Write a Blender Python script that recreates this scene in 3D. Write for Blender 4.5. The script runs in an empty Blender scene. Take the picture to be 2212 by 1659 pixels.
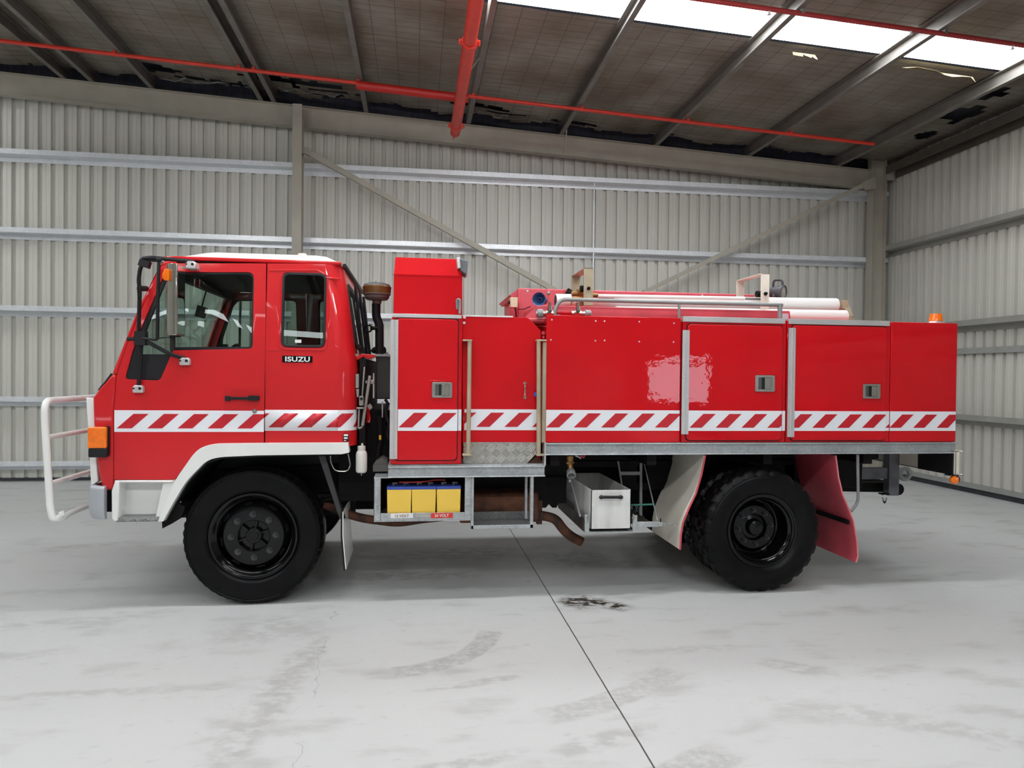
# A red fire tanker standing in a corrugated steel shed.  Units: metres.  x runs along the back wall, y away from the viewer, z up.
import bpy, bmesh, math, random
from mathutils import Vector, Matrix, noise as mnoise
random.seed(11)
scene = bpy.context.scene
COL = scene.collection
PI = math.pi
WORLD_AT = {}


def lin(r, g, b):
    f = lambda c: c / 12.92 if c <= 0.04045 else ((c + 0.055) / 1.055) ** 2.4
    return tuple(f(v / 255.0) for v in (r, g, b))


# ------------------------------------------------------------------ materials
def nodes_of(m):
    m.use_nodes = True
    nt = m.node_tree
    return nt, nt.nodes, nt.links, nt.nodes['Principled BSDF']


def mat(name, col, rough=0.5, metal=0.0, var=0.0, scale=6.0, bump=0.0, bscale=40.0, coat=0.0, spec=0.5, rvar=0.0, col2=None, stretch=None, lo=0.35, hi=0.65, crough=0.06):
    m = bpy.data.materials.new(name)
    nt, N, L, B = nodes_of(m)
    B.inputs['Base Color'].default_value = (*col, 1)
    B.inputs['Roughness'].default_value = rough
    B.inputs['Metallic'].default_value = metal
    B.inputs['Specular IOR Level'].default_value = spec
    if coat:
        B.inputs['Coat Weight'].default_value = coat
        B.inputs['Coat Roughness'].default_value = crough
    if var or bump or rvar or col2:
        tc = N.new('ShaderNodeTexCoord')
        mp = N.new('ShaderNodeMapping')
        if stretch:
            mp.inputs['Scale'].default_value = stretch
        L.new(tc.outputs['Object'], mp.inputs['Vector'])
        nz = N.new('ShaderNodeTexNoise')
        nz.inputs['Scale'].default_value = scale
        nz.inputs['Detail'].default_value = 6
        L.new(mp.outputs['Vector'], nz.inputs['Vector'])
        if var or col2:
            mr = N.new('ShaderNodeMapRange')
            mr.inputs['From Min'].default_value = lo
            mr.inputs['From Max'].default_value = hi
            L.new(nz.outputs['Fac'], mr.inputs['Value'])
            mx = N.new('ShaderNodeMix')
            mx.data_type = 'RGBA'
            a = tuple(c * (1 - var) for c in col)
            b = col2 if col2 else tuple(min(1, c * (1 + var)) for c in col)
            mx.inputs['A'].default_value = (*a, 1)
            mx.inputs['B'].default_value = (*b, 1)
            L.new(mr.outputs['Result'], mx.inputs['Factor'])
            L.new(mx.outputs['Result'], B.inputs['Base Color'])
        if rvar:
            mr2 = N.new('ShaderNodeMapRange')
            mr2.inputs['To Min'].default_value = max(0.02, rough - rvar)
            mr2.inputs['To Max'].default_value = min(1, rough + rvar)
            L.new(nz.outputs['Fac'], mr2.inputs['Value'])
            L.new(mr2.outputs['Result'], B.inputs['Roughness'])
        if bump:
            nb = N.new('ShaderNodeTexNoise')
            nb.inputs['Scale'].default_value = bscale
            nb.inputs['Detail'].default_value = 3
            L.new(mp.outputs['Vector'], nb.inputs['Vector'])
            bp = N.new('ShaderNodeBump')
            bp.inputs['Strength'].default_value = 1.0
            bp.inputs['Distance'].default_value = bump
            L.new(nb.outputs['Fac'], bp.inputs['Height'])
            L.new(bp.outputs['Normal'], B.inputs['Normal'])
            L.new(bp.outputs['Normal'], B.inputs['Coat Normal'])
    return m


def emit(name, col, strength):
    m = bpy.data.materials.new(name)
    nt, N, L, B = nodes_of(m)
    B.inputs['Base Color'].default_value = (*col, 1)
    B.inputs['Emission Color'].default_value = (*col, 1)
    B.inputs['Emission Strength'].default_value = strength
    return m


def glass(name, tint, gloss=1.0):
    m = bpy.data.materials.new(name)
    m.use_nodes = True
    nt = m.node_tree
    N, L = nt.nodes, nt.links
    for n in list(N):
        if n.type != 'OUTPUT_MATERIAL':
            N.remove(n)
    out = [n for n in N if n.type == 'OUTPUT_MATERIAL'][0]
    tr = N.new('ShaderNodeBsdfTransparent')
    tr.inputs['Color'].default_value = (*tint, 1)
    gl = N.new('ShaderNodeBsdfGlossy')
    gl.inputs['Roughness'].default_value = 0.0
    gl.inputs['Color'].default_value = (gloss, gloss, gloss, 1)
    lw = N.new('ShaderNodeLayerWeight')      # Schlick reflectance, the same from both faces of the pane
    lw.inputs['Blend'].default_value = 0.5
    pw = N.new('ShaderNodeMath')
    pw.operation = 'POWER'
    pw.inputs[1].default_value = 5.0
    L.new(lw.outputs['Facing'], pw.inputs[0])
    ma = N.new('ShaderNodeMath')
    ma.operation = 'MULTIPLY_ADD'
    ma.inputs[1].default_value = 0.96
    ma.inputs[2].default_value = 0.04
    L.new(pw.outputs['Value'], ma.inputs[0])
    mx = N.new('ShaderNodeMixShader')
    L.new(ma.outputs['Value'], mx.inputs['Fac'])
    L.new(tr.outputs['BSDF'], mx.inputs[1])
    L.new(gl.outputs['BSDF'], mx.inputs[2])
    L.new(mx.outputs['Shader'], out.inputs['Surface'])
    return m


def galv(name, col, rough=0.42, metal=0.75, scale=55.0, amp=0.22):
    m = bpy.data.materials.new(name)
    nt, N, L, B = nodes_of(m)
    B.inputs['Metallic'].default_value = metal
    B.inputs['Roughness'].default_value = rough
    tc = N.new('ShaderNodeTexCoord')
    vo = N.new('ShaderNodeTexVoronoi')
    vo.inputs['Scale'].default_value = scale
    nz = N.new('ShaderNodeTexNoise')
    nz.inputs['Scale'].default_value = 7
    nz.inputs['Detail'].default_value = 5
    L.new(tc.outputs['Object'], vo.inputs['Vector'])
    L.new(tc.outputs['Object'], nz.inputs['Vector'])
    bw = N.new('ShaderNodeRGBToBW')
    L.new(vo.outputs['Color'], bw.inputs['Color'])
    ad = N.new('ShaderNodeMath')
    ad.operation = 'MULTIPLY_ADD'
    ad.inputs[1].default_value = 0.5
    L.new(bw.outputs['Val'], ad.inputs[0])
    L.new(nz.outputs['Fac'], ad.inputs[2])
    mr = N.new('ShaderNodeMapRange')
    mr.inputs['From Min'].default_value = 0.4
    mr.inputs['From Max'].default_value = 1.1
    L.new(ad.outputs['Value'], mr.inputs['Value'])
    mx = N.new('ShaderNodeMix')
    mx.data_type = 'RGBA'
    mx.inputs['A'].default_value = (*[c * (1 - amp) for c in col], 1)
    mx.inputs['B'].default_value = (*[min(1, c * (1 + amp)) for c in col], 1)
    L.new(mr.outputs['Result'], mx.inputs['Factor'])
    L.new(mx.outputs['Result'], B.inputs['Base Color'])
    return m


def checker_plate(name, col, rough=0.35, metal=0.8):
    # five-bar tread pattern: groups of short raised bars, alternating direction
    m = bpy.data.materials.new(name)
    nt, N, L, B = nodes_of(m)
    B.inputs['Base Color'].default_value = (*col, 1)
    B.inputs['Metallic'].default_value = metal
    B.inputs['Roughness'].default_value = rough
    tc = N.new('ShaderNodeTexCoord')
    sp = N.new('ShaderNodeSeparateXYZ')
    L.new(tc.outputs['Object'], sp.inputs['Vector'])

    def mth(op, a, b=None):
        n = N.new('ShaderNodeMath')
        n.operation = op
        for i, v in enumerate((a, b)):
            if v is None:
                continue
            if isinstance(v, (int, float)):
                n.inputs[i].default_value = v
            else:
                L.new(v, n.inputs[i])
        return n.outputs['Value']
    zz = mth('ADD', sp.outputs['Z'], sp.outputs['Y'])
    u = mth('MULTIPLY', mth('ADD', sp.outputs['X'], zz), 0.7071)
    v = mth('MULTIPLY', mth('SUBTRACT', sp.outputs['X'], zz), 0.7071)
    cu = mth('FLOOR', mth('DIVIDE', u, 0.056))
    cv = mth('FLOOR', mth('DIVIDE', v, 0.056))
    par = mth('MODULO', mth('ABSOLUTE', mth('ADD', cu, cv)), 2.0)
    su = mth('ABSOLUTE', mth('SINE', mth('MULTIPLY', u, PI / 0.0112)))
    sv = mth('ABSOLUTE', mth('SINE', mth('MULTIPLY', v, PI / 0.0112)))
    mixv = N.new('ShaderNodeMix')
    L.new(par, mixv.inputs['Factor'])
    L.new(su, mixv.inputs['A'])
    L.new(sv, mixv.inputs['B'])
    bp = N.new('ShaderNodeBump')
    bp.inputs['Strength'].default_value = 1.0
    bp.inputs['Distance'].default_value = 0.005
    L.new(mixv.outputs['Result'], bp.inputs['Height'])
    L.new(bp.outputs['Normal'], B.inputs['Normal'])
    return m


# ------------------------------------------------------------------ mesh building
def fillet(path, r, n=5):
    pts = [Vector(p) for p in path]
    out = [pts[0]]
    for i in range(1, len(pts) - 1):
        a, b, c = pts[i - 1], pts[i], pts[i + 1]
        u, w = (a - b), (c - b)
        d = min(r, u.length * 0.49, w.length * 0.49)
        p0, p1 = b + u.normalized() * d, b + w.normalized() * d
        for k in range(n + 1):
            t = k / n
            out.append(p0 * (1 - t) ** 2 + b * 2 * t * (1 - t) + p1 * t * t)
    out.append(pts[-1])
    return out


def round_poly(pts, r, n=4):
    """rounds the corners of a closed 2-D polygon; r is one radius or one per corner"""
    k = len(pts)
    rs = r if isinstance(r, (list, tuple)) else [r] * k
    out = []
    for i in range(k):
        a, b, c = Vector(pts[i - 1]), Vector(pts[i]), Vector(pts[(i + 1) % k])
        if rs[i] <= 0:
            out.append((b.x, b.y))
            continue
        u, w = a - b, c - b
        d = min(rs[i], u.length * 0.49, w.length * 0.49)
        p0, p1 = b + u.normalized() * d, b + w.normalized() * d
        for j in range(n + 1):
            t = j / n
            q = p0 * (1 - t) ** 2 + b * 2 * t * (1 - t) + p1 * t * t
            out.append((q.x, q.y))
    return out


def rect(x0, x1, z0, z1, r=0.0, n=4):
    p = [(x0, z0), (x1, z0), (x1, z1), (x0, z1)]
    return round_poly(p, r, n) if r else p


class MB:
    def __init__(s):
        s.bm = bmesh.new()
        s.mi = 0

    def m(s, i):
        s.mi = i
        return s

    def _faces(s, fs):
        for f in fs:
            f.material_index = s.mi

    def poly(s, pts):
        f = s.bm.faces.new([s.bm.verts.new(p) for p in pts])
        f.material_index = s.mi
        return f

    def loft(s, rings, closed=True, caps=True):
        R = [[s.bm.verts.new(p) for p in ring] for ring in rings]
        n = len(R[0])
        fs = []
        for a, b in zip(R, R[1:]):
            for i in range(n if closed else n - 1):
                j = (i + 1) % n
                fs.append(s.bm.faces.new((a[i], a[j], b[j], b[i])))
        if caps and closed:
            fs.append(s.bm.faces.new(list(reversed(R[0]))))
            fs.append(s.bm.faces.new(R[-1]))
        s._faces(fs)
        return s

    def box(s, x0, x1, y0, y1, z0, z1):
        return s.loft([[(x0, y0, z), (x1, y0, z), (x1, y1, z), (x0, y1, z)] for z in (z0, z1)])

    def obox(s, c, size, M=None):
        hx, hy, hz = [v / 2 for v in size]
        M = M or Matrix.Identity(3)
        c = Vector(c)
        return s.loft([[tuple(c + M @ Vector(p)) for p in ((-hx, -hy, z), (hx, -hy, z), (hx, hy, z), (-hx, hy, z))] for z in (-hz, hz)])

    def beam(s, p0, p1, w, h, up=(0, 0, 1)):
        """rectangular bar from p0 to p1; w across, h along up"""
        p0, p1 = Vector(p0), Vector(p1)
        d = (p1 - p0).normalized()
        side = d.cross(Vector(up)).normalized()
        u = side.cross(d).normalized()
        q = [side * a * w / 2 + u * b * h / 2 for a, b in ((-1, -1), (1, -1), (1, 1), (-1, 1))]
        return s.loft([[tuple(p + v) for v in q] for p in (p0, p1)])

    def prism(s, pts, a0, a1, axis='y'):
        if axis == 'y':
            f = lambda p, a: (p[0], a, p[1])
        elif axis == 'x':
            f = lambda p, a: (a, p[0], p[1])
        else:
            f = lambda p, a: (p[0], p[1], a)
        return s.loft([[f(p, a0) for p in pts], [f(p, a1) for p in pts]])

    def plate(s, outline, holes, y0, y1):
        """flat xz panel with openings, from y0 to y1"""
        bm = s.bm
        es = []
        for lp in [outline] + list(holes):
            vs = [bm.verts.new((p[0], y0, p[1])) for p in lp]
            for i in range(len(vs)):
                es.append(bm.edges.new((vs[i], vs[(i + 1) % len(vs)])))
        r = bmesh.ops.triangle_fill(bm, use_beauty=True, use_dissolve=False, edges=es, normal=(0, -1, 0))
        fs = [g for g in r['geom'] if isinstance(g, bmesh.types.BMFace)]
        s._faces(fs)
        ex = bmesh.ops.extrude_face_region(bm, geom=fs, use_keep_orig=True)
        nv = [g for g in ex['geom'] if isinstance(g, bmesh.types.BMVert)]
        bmesh.ops.translate(bm, verts=nv, vec=(0, y1 - y0, 0))
        for f in bm.faces:
            if f.material_index != s.mi and any(v in set(nv) for v in f.verts):
                f.material_index = s.mi
        return s

    def tube(s, path, r, n=10, closed=False):
        P = [Vector(p) for p in path]
        k = len(P)
        T = []
        for i in range(k):
            if closed:
                t = P[(i + 1) % k] - P[i - 1]
            else:
                t = P[min(i + 1, k - 1)] - P[max(i - 1, 0)]
            T.append(t.normalized())
        ref = Vector((0, 0, 1)) if abs(T[0].z) < 0.9 else Vector((1, 0, 0))
        nrm = T[0].cross(ref).normalized()
        rings = []
        for i in range(k):
            nrm = (nrm - T[i] * nrm.dot(T[i])).normalized()
            bn = T[i].cross(nrm)
            rr = r[i] if isinstance(r, (list, tuple)) else r
            rings.append([tuple(P[i] + (nrm * math.cos(2 * PI * j / n) + bn * math.sin(2 * PI * j / n)) * rr) for j in range(n)])
        if closed:
            rings.append(rings[0])
        return s.loft(rings, caps=not closed)

    def cyl(s, p0, p1, r0, r1=None, n=20):
        return s.tube([p0, p1], [r0, r0 if r1 is None else r1], n)

    def lathe(s, prof, o, axis=(0, -1, 0), n=40, rfun=None, caps=False):
        """prof: (radius, distance along axis) pairs"""
        a = Vector(axis).normalized()
        ref = Vector((0, 0, 1)) if abs(a.z) < 0.9 else Vector((1, 0, 0))
        u = a.cross(ref).normalized()
        w = a.cross(u)
        o = Vector(o)
        rings = []
        for i, (r, h) in enumerate(prof):
            ring = []
            for j in range(n):
                rr = rfun(i, j, r) if rfun else r
                t = 2 * PI * j / n
                ring.append(tuple(o + a * h + (u * math.cos(t) + w * math.sin(t)) * rr))
            rings.append(ring)
        return s.loft(rings, caps=caps)

    def ball(s, c, r, n=14, sc=(1, 1, 1)):
        k = n // 2
        prof = [(max(1e-4, r * math.sin(PI * i / k)), -r * math.cos(PI * i / k)) for i in range(k + 1)]
        rings = []
        for (rr, h) in prof:
            rings.append([(c[0] + rr * math.cos(2 * PI * j / n) * sc[0], c[1] + rr * math.sin(2 * PI * j / n) * sc[1], c[2] + h * sc[2]) for j in range(n)])
        return s.loft(rings)

    def ribbon(s, near, far, th, nsub=1):
        """sheet between two matching 3-D polylines, given a thickness along its normal"""
        A, B = [Vector(p) for p in near], [Vector(p) for p in far]
        k = len(A)
        nr = []
        for i in range(k):
            t = A[min(i + 1, k - 1)] - A[max(i - 1, 0)]
            nr.append(t.cross(B[i] - A[i]).normalized())
        rings = []
        for i in range(k):
            o = nr[i] * th
            rings.append([tuple(A[i]), tuple(B[i]), tuple(B[i] + o), tuple(A[i] + o)])
        return s.loft(rings)

    def shear(s, fn):
        for v in s.bm.verts:
            v.co = Vector(fn(v.co))
        return s

    def cut(s, co, no):
        bm = s.bm
        bmesh.ops.bisect_plane(bm, geom=list(bm.verts) + list(bm.edges) + list(bm.faces), dist=1e-5, plane_co=co, plane_no=no)
        return s

    def mirror_y(s, ymid):
        for v in s.bm.verts:
            v.co.y = 2 * ymid - v.co.y
        bmesh.ops.reverse_faces(s.bm, faces=list(s.bm.faces))
        return s


def world_at(o):
    return WORLD_AT.get(o.name, Vector((0, 0, 0)))


def put(o, parent, at):
    at = Vector(at)
    WORLD_AT[o.name] = at
    if parent is not None:
        o.parent = parent
        o.location = at - world_at(parent)
    else:
        o.location = at


def build(mb, name, mats, parent=None, bev=0.0, seg=2, ang=32, at=None, recalc=True):
    bm = mb.bm
    if recalc:
        bmesh.ops.recalc_face_normals(bm, faces=list(bm.faces))
    if at is None:
        if parent is not None:
            at = world_at(parent)
        else:
            lo = Vector((min(v.co.x for v in bm.verts), min(v.co.y for v in bm.verts), min(v.co.z for v in bm.verts)))
            hi = Vector((max(v.co.x for v in bm.verts), max(v.co.y for v in bm.verts), max(v.co.z for v in bm.verts)))
            at = Vector(((lo.x + hi.x) / 2, (lo.y + hi.y) / 2, lo.z))
    at = Vector(at)
    for v in bm.verts:
        v.co -= at
    lim = math.radians(ang)
    for f in bm.faces:
        f.smooth = True
    for e in bm.edges:
        e.smooth = (len(e.link_faces) == 2 and e.calc_face_angle(9) < lim)
    me = bpy.data.meshes.new(name)
    bm.to_mesh(me)
    bm.free()
    for mt in (mats if isinstance(mats, (list, tuple)) else [mats]):
        me.materials.append(mt)
    o = bpy.data.objects.new(name, me)
    COL.objects.link(o)
    put(o, parent, at)
    if bev:
        b = o.modifiers.new('Bevel', 'BEVEL')
        b.width = bev
        b.segments = seg
        b.limit_method = 'ANGLE'
        b.angle_limit = math.radians(40)
        b.use_clamp_overlap = True
    return o


def empty(name, at, parent=None):
    o = bpy.data.objects.new(name, None)
    o.empty_display_size = 0.3
    COL.objects.link(o)
    put(o, parent, at)
    return o


def tag(o, label, cat, group=None):
    o['label'] = label
    o['category'] = cat
    o['kind'] = 'thing'
    if group:
        o['group'] = group
    return o


def struct(o):
    o['kind'] = 'structure'
    return o


def copy_tree(o, parent, at):
    c = o.copy()
    COL.objects.link(c)
    WORLD_AT[c.name] = Vector(at)
    if parent is not None:
        c.parent = parent
        c.location = Vector(at) - world_at(parent)
    else:
        c.location = Vector(at)
    for ch in list(o.children):
        copy_tree(ch, c, Vector(at) + (world_at(ch) - world_at(o)))
    return c


def text_mesh(body, x0, x1, z0, z1, y, name, m, parent, bold=0.012, depth=0.0015):
    cu = bpy.data.curves.new('lettering', 'FONT')
    cu.body = body
    cu.size = 1.0
    cu.offset = bold
    cu.extrude = 0.01
    cu.space_character = 1.06
    t = bpy.data.objects.new('lettering', cu)
    COL.objects.link(t)
    dg = bpy.context.evaluated_depsgraph_get()
    me = bpy.data.meshes.new_from_object(t.evaluated_get(dg))
    bpy.data.objects.remove(t)
    bpy.data.curves.remove(cu)
    xs = [v.co.x for v in me.vertices]
    ys = [v.co.y for v in me.vertices]
    a, b, c, d = min(xs), max(xs), min(ys), max(ys)
    at = world_at(parent)
    for v in me.vertices:
        X = x0 + (v.co.x - a) / (b - a) * (x1 - x0)
        Z = z0 + (v.co.y - c) / (d - c) * (z1 - z0)
        v.co = Vector((X, y - (depth if v.co.z > 0 else 0.0), Z)) - at
    me.name = name
    me.materials.clear()
    me.materials.append(m)
    o = bpy.data.objects.new(name, me)
    COL.objects.link(o)
    put(o, parent, at)
    return o



# ------------------------------------------------------------------ palette
M_CLAD = mat('cladding_grey', lin(198, 197, 189), 0.42, 0.0, var=0.04, scale=1.2, stretch=(1, 1, 0.1), rvar=0.06)
M_STEEL = mat('painted_steel_beige', lin(166, 161, 148), 0.5, 0.0, var=0.06, scale=3)
M_GIRT = galv('galvanised_girt', lin(222, 226, 230), 0.36, 0.3, scale=30, amp=0.08)
M_PURLIN = mat('dull_zinc_purlin', lin(122, 118, 112), 0.5, 0.3, var=0.12, scale=4)
M_PIPE = mat('sprinkler_red', lin(206, 52, 38), 0.4, 0.0, var=0.08, scale=5)
M_SKY = emit('backlit_translucent_sheet', (0.93, 0.97, 1.0), 5.5)
M_SKY_BRIGHT = emit('sunlit_translucent_sheet', (0.93, 0.97, 1.0), 13.0)
M_TUBE = emit('fluorescent_tube', (0.98, 0.99, 1.0), 110.0)
M_WHITE_METAL = mat('white_enamel', (0.75, 0.75, 0.73), 0.4)
M_DARK_GAP = mat('dark_flashing', lin(52, 54, 60), 0.5, var=0.2, scale=8)
M_LIGHT_STRIP = mat('grey_flashing', lin(150, 152, 148), 0.5, var=0.06)

YW, XR, XL, YF = 12.10, 8.50, -14.0, -16.0


PUR = [7.45, 5.77, 4.084, 2.424, 0.786, -0.876, -2.325, -2.525, -4.17, -5.04, -5.45, -6.9]


def ztop(x):      # top of the rafters, where the purlins sit
    return 6.23 - 0.0545 * (x + 5.45)


def zfoil(x):     # underside of the roof insulation
    return ztop(x) + 0.20


def foil_material():
    m = bpy.data.materials.new('dusty_foil_insulation')
    nt, N, L, B = nodes_of(m)
    B.inputs['Metallic'].default_value = 0.35
    tc = N.new('ShaderNodeTexCoord')
    sp = N.new('ShaderNodeSeparateXYZ')
    L.new(tc.outputs['Object'], sp.inputs['Vector'])

    def mth(op, a, b=None):
        n = N.new('ShaderNodeMath')
        n.operation = op
        for i, v in enumerate((a, b)):
            if v is None:
                continue
            if isinstance(v, (int, float)):
                n.inputs[i].default_value = v
            else:
                L.new(v, n.inputs[i])
        return n.outputs['Value']
    nz = N.new('ShaderNodeTexNoise')
    nz.inputs['Scale'].default_value = 1.1
    nz.inputs['Detail'].default_value = 8
    L.new(tc.outputs['Object'], nz.inputs['Vector'])
    wz = N.new('ShaderNodeTexNoise')
    wz.inputs['Scale'].default_value = 5
    mp = N.new('ShaderNodeMapping')
    mp.inputs['Scale'].default_value = (0.35, 2.2, 1)
    L.new(tc.outputs['Object'], mp.inputs['Vector'])
    L.new(mp.outputs['Vector'], wz.inputs['Vector'])
    cr = N.new('ShaderNodeValToRGB')
    cr.color_ramp.elements[0].position = 0.3
    cr.color_ramp.elements[0].color = (*lin(112, 100, 84), 1)
    cr.color_ramp.elements[1].position = 0.7
    cr.color_ramp.elements[1].color = (*lin(158, 153, 144), 1)
    L.new(nz.outputs['Fac'], cr.inputs['Fac'])
    # the safety mesh under the foil: thin wires 0.30 m by 0.15 m
    gx = mth('LESS_THAN', mth('MODULO', mth('ADD', sp.outputs['X'], 60.0), 0.30), 0.009)
    gy = mth('LESS_THAN', mth('MODULO', mth('ADD', sp.outputs['Y'], 60.0), 0.15), 0.008)
    g = mth('MULTIPLY', mth('MAXIMUM', gx, gy), 0.7)
    mx = N.new('ShaderNodeMix')
    mx.data_type = 'RGBA'
    mx.inputs['B'].default_value = (*lin(60, 54, 48), 1)
    L.new(g, mx.inputs['Factor'])
    L.new(cr.outputs['Color'], mx.inputs['A'])
    L.new(mx.outputs['Result'], B.inputs['Base Color'])
    B.inputs['Roughness'].default_value = 0.5
    bp = N.new('ShaderNodeBump')
    bp.inputs['Strength'].default_value = 0.7
    bp.inputs['Distance'].default_value = 0.02
    L.new(wz.outputs['Fac'], bp.inputs['Height'])
    L.new(bp.outputs['Normal'], B.inputs['Normal'])
    return m


def floor_material():
    m = bpy.data.materials.new('worn_sealed_concrete')
    nt, N, L, B = nodes_of(m)
    tc = N.new('ShaderNodeTexCoord')
    sp = N.new('ShaderNodeSeparateXYZ')
    L.new(tc.outputs['Object'], sp.inputs['Vector'])
    X, Y = sp.outputs['X'], sp.outputs['Y']

    def mth(op, a, b=None, c=None):
        n = N.new('ShaderNodeMath')
        n.operation = op
        for i, v in enumerate((a, b, c)):
            if v is None:
                continue
            if isinstance(v, (int, float)):
                n.inputs[i].default_value = v
            else:
                L.new(v, n.inputs[i])
        return n.outputs['Value']

    def noise(scale, detail, sx=1, sy=1, rough=0.55):
        mp = N.new('ShaderNodeMapping')
        mp.inputs['Scale'].default_value = (sx, sy, 1)
        L.new(tc.outputs['Object'], mp.inputs['Vector'])
        n = N.new('ShaderNodeTexNoise')
        n.inputs['Scale'].default_value = scale
        n.inputs['Detail'].default_value = detail
        n.inputs['Roughness'].default_value = rough
        L.new(mp.outputs['Vector'], n.inputs['Vector'])
        return n.outputs['Fac']

    def ramp(v, a, b):
        r = N.new('ShaderNodeMapRange')
        r.interpolation_type = 'SMOOTHSTEP'
        r.inputs['From Min'].default_value = a
        r.inputs['From Max'].default_value = b
        L.new(v, r.inputs['Value'])
        return r.outputs['Result']

    fine = noise(9, 8, 1, 1.6)
    med = noise(1.7, 6, 1, 2.2)
    wob = mth('MULTIPLY', mth('SUBTRACT', noise(5, 4), 0.5), 0.22)
    tread = noise(26, 3, 1, 1)

    def blob(cx, cy, rx, ry, ang, soft=0.6):
        ca, sa = math.cos(ang), math.sin(ang)
        dx, dy = mth('SUBTRACT', X, cx), mth('SUBTRACT', Y, cy)
        u = mth('DIVIDE', mth('ADD', mth('MULTIPLY', dx, ca), mth('MULTIPLY', dy, sa)), rx)
        v = mth('DIVIDE', mth('SUBTRACT', mth('MULTIPLY', dy, ca), mth('MULTIPLY', dx, sa)), ry)
        d = mth('SQRT', mth('ADD', mth('MULTIPLY', u, u), mth('MULTIPLY', v, v)))
        d = mth('ADD', d, mth('MULTIPLY', mth('SUBTRACT', noise(7, 5), 0.5), 1.1))
        r = N.new('ShaderNodeMapRange')
        r.interpolation_type = 'SMOOTHSTEP'
        r.inputs['From Min'].default_value = 1.0
        r.inputs['From Max'].default_value = 1.0 - soft
        L.new(d, r.inputs['Value'])
        return mth('MULTIPLY', r.outputs['Result'], ramp(fine, 0.34, 0.6))

    def arc(cx, cy, R, w, a0, a1):
        """a curved tyre mark: a band of width w round (cx, cy)"""
        dx, dy = mth('SUBTRACT', X, cx), mth('SUBTRACT', Y, cy)
        d = mth('SQRT', mth('ADD', mth('MULTIPLY', dx, dx), mth('MULTIPLY', dy, dy)))
        e = mth('ABSOLUTE', mth('SUBTRACT', mth('ADD', d, mth('MULTIPLY', wob, 0.25)), R))
        b = mth('SUBTRACT', 1.0, ramp(e, w * 0.38, w * 0.55))
        t = mth('ARCTAN2', dy, dx)
        t = mth('ADD', t, mth('MULTIPLY', wob, 0.4))
        k = mth('MULTIPLY', ramp(t, a0, a0 + 0.08), mth('SUBTRACT', 1.0, ramp(t, a1 - 0.08, a1)))
        return mth('MULTIPLY', mth('MULTIPLY', b, k), ramp(mth('MULTIPLY_ADD', tread, 0.5, mth('MULTIPLY', fine, 0.5)), 0.30, 0.62))

    dirt = mth('MULTIPLY', ramp(med, 0.52, 0.74), 0.40)
    dirt = mth('MAXIMUM', dirt, mth('MULTIPLY', ramp(fine, 0.60, 0.78), 0.28))
    marks = 0.0
    for k_, mk in ((0.55, arc(-0.2, 4.9, 0.72, 0.17, -1.5, -0.1)), (0.40, arc(0.2, 5.4, 1.9, 0.20, -1.35, -0.75)), (0.45, arc(0.3, 4.9, 2.1, 0.22, -1.75, -0.95)),
                   (0.42, blob(-0.75, 3.9, 0.16, 1.2, -0.15)), (0.30, blob(-1.0, 5.0, 0.5, 0.35, 0.3)), (0.32, blob(-1.6, 4.1, 1.0, 0.07, 0.0)),
                   (0.40, blob(0.15, 3.15, 0.55, 0.08, 0.22)), (0.40, blob(0.9, 3.3, 0.42, 0.10, 0.35)), (0.42, blob(0.35, 4.0, 0.4, 0.06, 0.2)),
                   (0.36, blob(2.3, 4.0, 0.35, 0.12, -0.5)), (0.28, blob(1.75, 4.35, 0.6, 0.08, 0.0)), (0.30, blob(2.5, 3.3, 0.9, 0.14, -0.5)),
                   (0.34, blob(-2.3, 5.3, 0.7, 0.10, 0.1)), (0.30, blob(-2.6, 4.6, 0.5, 0.06, 0.2)), (0.5, blob(0.4, 6.95, 0.9, 0.35, 0.05)),
                   (0.5, blob(-0.1, 6.2, 0.9, 0.2, 0.0)), (0.4, blob(1.6, 6.6, 0.7, 0.4, -0.3)), (0.35, blob(-3.2, 7.6, 0.6, 0.12, 0.3)), (0.3, blob(3.4, 3.0, 0.5, 0.05, -0.3))):
        dirt = mth('MAXIMUM', dirt, mth('MULTIPLY', mk, k_))
    oilmask = mth('MULTIPLY', mth('MAXIMUM', blob(1.30, 5.36, 0.27, 0.22, -0.3, 0.9), blob(1.50, 5.24, 0.24, 0.13, -0.4, 0.9)), mth('MULTIPLY', ramp(noise(14, 5, 1, 2.5), 0.30, 0.50), 1.6))
    # control joint across the slab, a hairline crack beside it
    jx = mth('ABSOLUTE', mth('SUBTRACT', mth('ADD', X, mth('MULTIPLY', wob, 0.03)), 1.072))
    joint = mth('SUBTRACT', 1.0, ramp(jx, 0.002, 0.0065))
    kx = mth('ABSOLUTE', mth('SUBTRACT', mth('ADD', X, mth('MULTIPLY', mth('SUBTRACT', noise(2.2, 6), 0.5), 0.5)), -0.55))
    crack = mth('MULTIPLY', mth('SUBTRACT', 1.0, ramp(kx, 0.001, 0.005)), mth('MULTIPLY', ramp(noise(3, 3), 0.46, 0.6), 0.35))
    base = N.new('ShaderNodeMix')
    base.data_type = 'RGBA'
    base.inputs['A'].default_value = (*lin(191, 193, 192), 1)
    base.inputs['B'].default_value = (*lin(132, 131, 126), 1)
    L.new(mth('MINIMUM', dirt, 1.0), base.inputs['Factor'])
    oil = N.new('ShaderNodeMix')
    oil.data_type = 'RGBA'
    oil.inputs['B'].default_value = (*lin(46, 36, 28), 1)
    L.new(oilmask, oil.inputs['Factor'])
    L.new(base.outputs['Result'], oil.inputs['A'])
    oilmask = mth('MINIMUM', oilmask, 0.95)
    jm = N.new('ShaderNodeMix')
    jm.data_type = 'RGBA'
    jm.inputs['B'].default_value = (*lin(58, 54, 50), 1)
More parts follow.
